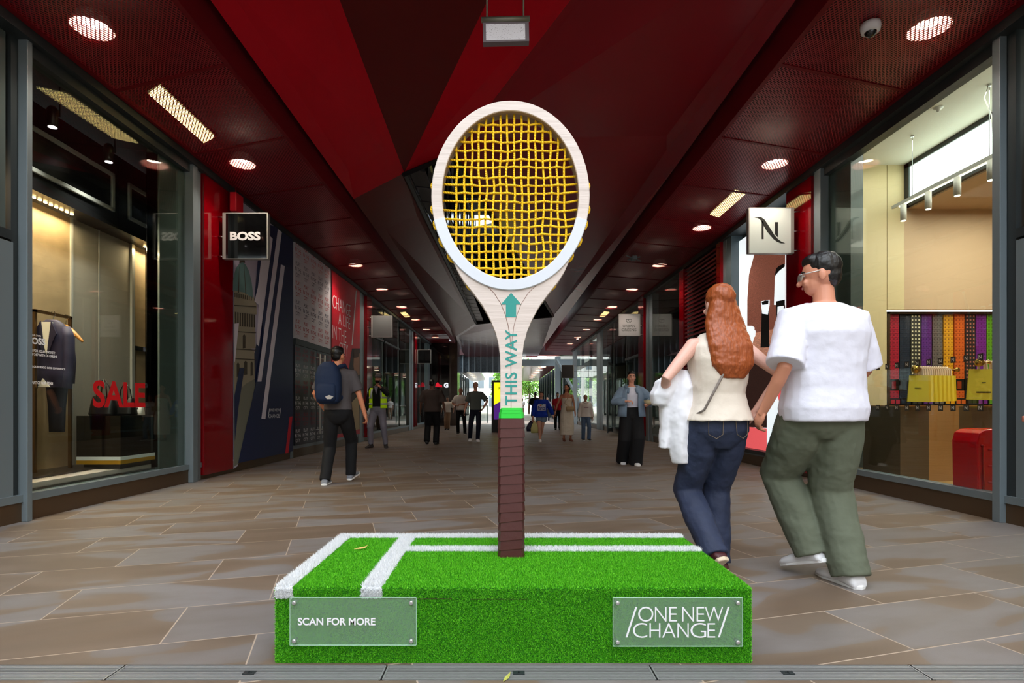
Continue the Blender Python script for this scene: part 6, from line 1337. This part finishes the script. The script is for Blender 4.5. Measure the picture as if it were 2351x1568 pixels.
# --- 11 girl in white hoodie
m11 = Person('girl in white hooded sweatshirt and blue jeans walking beside the woman in cream', 2.42, 16.7, 182, 1.34, 'f', 1.0, (160, 112, 88), .012)
m11.pose(hl=(-.29, .02, .84), hr=(.27, .02, .86), fl=(-.12, .1, 0, 12, 0), fr=(.09, -.02, 0, 0, 0)).body().trousers(mdenim, (.095, .08, .07), name='jeans').top(offw, .93, .96, .045, .075, name='hoodie', cuff=.05).hair(hair_dk, 'pulled').face().shoes(bsh, wsole)
mb = MB(); mb.tube([(-.12, -.0, 1.5), (-.08, .12, 1.5), (0, .15, 1.46), (.08, .12, 1.5), (.12, 0, 1.5), (0, -.12, 1.54), (-.12, 0, 1.5)], .028, 8); loc_obj(mb, 'hood', offw, m11.t)
mb = MB(); put_text(mb, 'NEW YORK', (.1, .172, 1.3), (-1, 0, 0), (0, 0, 1), .2, .03, .02) if False else mb.box(-.09, .09, .168, .172, 1.28, 1.31); loc_obj(mb, 'faded_print', mat('faded_pink', (176, 140, 150), .7), m11.t, False)
# --- 12 woman in denim jacket
m12 = Person('woman in light denim jacket, white top and wide black trousers carrying a takeaway bowl', 2.2, 9.75, 176, 1.60, 'f', 1.12, (190, 134, 112), .01)
m12.pose(hl=(-.27, .26, 1.16), hr=(.12, .25, 1.22), el=(-.9, -.5, -.3), er_=(1, -.35, -.3), fl=(-.07, .06, 0, 6, 0), fr=(.14, -.16, .03, -4, -18), head=0, hip=-.015, fingers=.9, shw=.175).body()
m12.trousers(blackc, (.125, .13, .135), -.035, 1.11, name='wide_trousers', disp=.004).top(wtee, 1.085, .1, .006, .05, sleeveless=True, neck=1.5, waist=.95, name='white_top', disp=0).hair(hair_bl, 'short').face().shoes(white_sh, wsole, name='trainer')
dj = shell([(z, a, b) for z, a, b in ((.93, .255, .19), (1.05, .245, .185), (1.2, .235, .18), (1.33, .235, .175), (1.43, .21, .14), (1.48, .15, .105))], 27, 335, .015, 40); djo = loc_obj(dj, 'denim_jacket', ldenim, m12.t)
mb = MB()
for n in 'lr': sh_, e_, w_ = m12.P['sh' + n], m12.P['el' + n], m12.P['wr' + n]; mb = MB(); mb.tube([sh_ + (Vector((0, 0, 1.46)) - sh_) * .4, sh_, sh_.lerp(e_, .6), e_, e_.lerp(w_, .45), e_.lerp(w_, .85)], [.075, .09, .088, .082, .078, .066], 18); rem(mb, 'jacket_sleeve', ldenim, m12.t, .011, 3, .02, .08)
mb = MB(); mb.tube([(-.13, .05, 1.5), (-.07, .11, 1.46), (-.09, .15, 1.38)], .025, 8); mb.tube([(.13, .05, 1.5), (.07, .11, 1.46), (.09, .15, 1.38)], .025, 8); mb.tube([(-.13, .05, 1.5), (-.08, -.09, 1.52), (.08, -.09, 1.52), (.13, .05, 1.5)], .028, 8); loc_obj(mb, 'collar', ldenim, m12.t)
bw_ = L2W(m12, (-.27, .34, 1.2)); t = thing('takeaway_bowl', 'cream takeaway bowl in the hand of the woman in the denim jacket', 'bowl', tuple(bw_)); mb = MB(); mb.lathe([(.05, -.035), (.075, -.01), (.085, .03), (.08, .035)], tuple(bw_), 20); mb.obj('bowl_body', mat('paper_bowl', (206, 190, 150), .6), t, True); mb = MB(); mb.lathe([(.082, .033), (.083, .04), (.07, .045)], tuple(bw_), 20); mb.obj('lid', mat('bowl_lid', (150, 150, 130), .3), t)
# --- distant people
m13 = Person('man in dark clothes walking away behind the child in blue', 1.47, 26.0, 5, 1.66, 'm', 1.05, (150, 100, 80), .02)
m13.pose(fl=(-.12, -.08, 0, 0, 0), hl=(-.34, .05, .9)).body().trousers(blackc, (.11, .11, .1), name='shorts', upto=.8).top(cloth('dark_green_cloth', (22, 32, 26)), .9, .5, .03, .09).hair(hair_bl, 'crop').shoes(bsh)
m14 = Person('tiny figure in pale shirt and beige trousers far beyond the crossing', 1.45, 43, 180, 1.65, 'm', 1, (150, 110, 90), .025)
m14.pose(hl=(-.05, .2, 1.15)).body().trousers(beigec).top(offw).hair(hair_dk, 'crop').shoes(bsh)
m15 = Person('distant person with a red top half hidden behind the woman in cream', 2.35, 24.5, 175, 1.6, 'f', 1, (150, 110, 90), .02)
m15.pose().body().trousers(blackc).top(cloth('red_cloth', (190, 24, 40))).hair(hair_dk, 'short').shoes(bsh)
m16 = Person('tiny figure in grey standing under the far right downlights', 3.0, 38.5, 180, 1.62, 'm', 1, (150, 110, 90), .025)
m16.pose().body().trousers(navyc).top(lgrey).hair(hair_dk, 'crop').shoes(bsh)
# --- arm at the right edge: a person mostly outside the frame
m17 = Person('person at the right edge, only a hand and forearm in the picture', 3.07, 3.05, 97, 1.7, 'f', 1.0, (186, 112, 90), .009)
m17.pose(hl=(-.2, .47, 1.0), hr=(.24, -.1, .86), el=(-.6, -1, .1), fl=(-.1, -.26, .0, 0, 0), fr=(.1, -.2, 0, 0, 0), fingers=.5).body().trousers(blackc).top(blackc, .93, .42).hair(hair_br, 'long').face().shoes(white_sh, wsole)
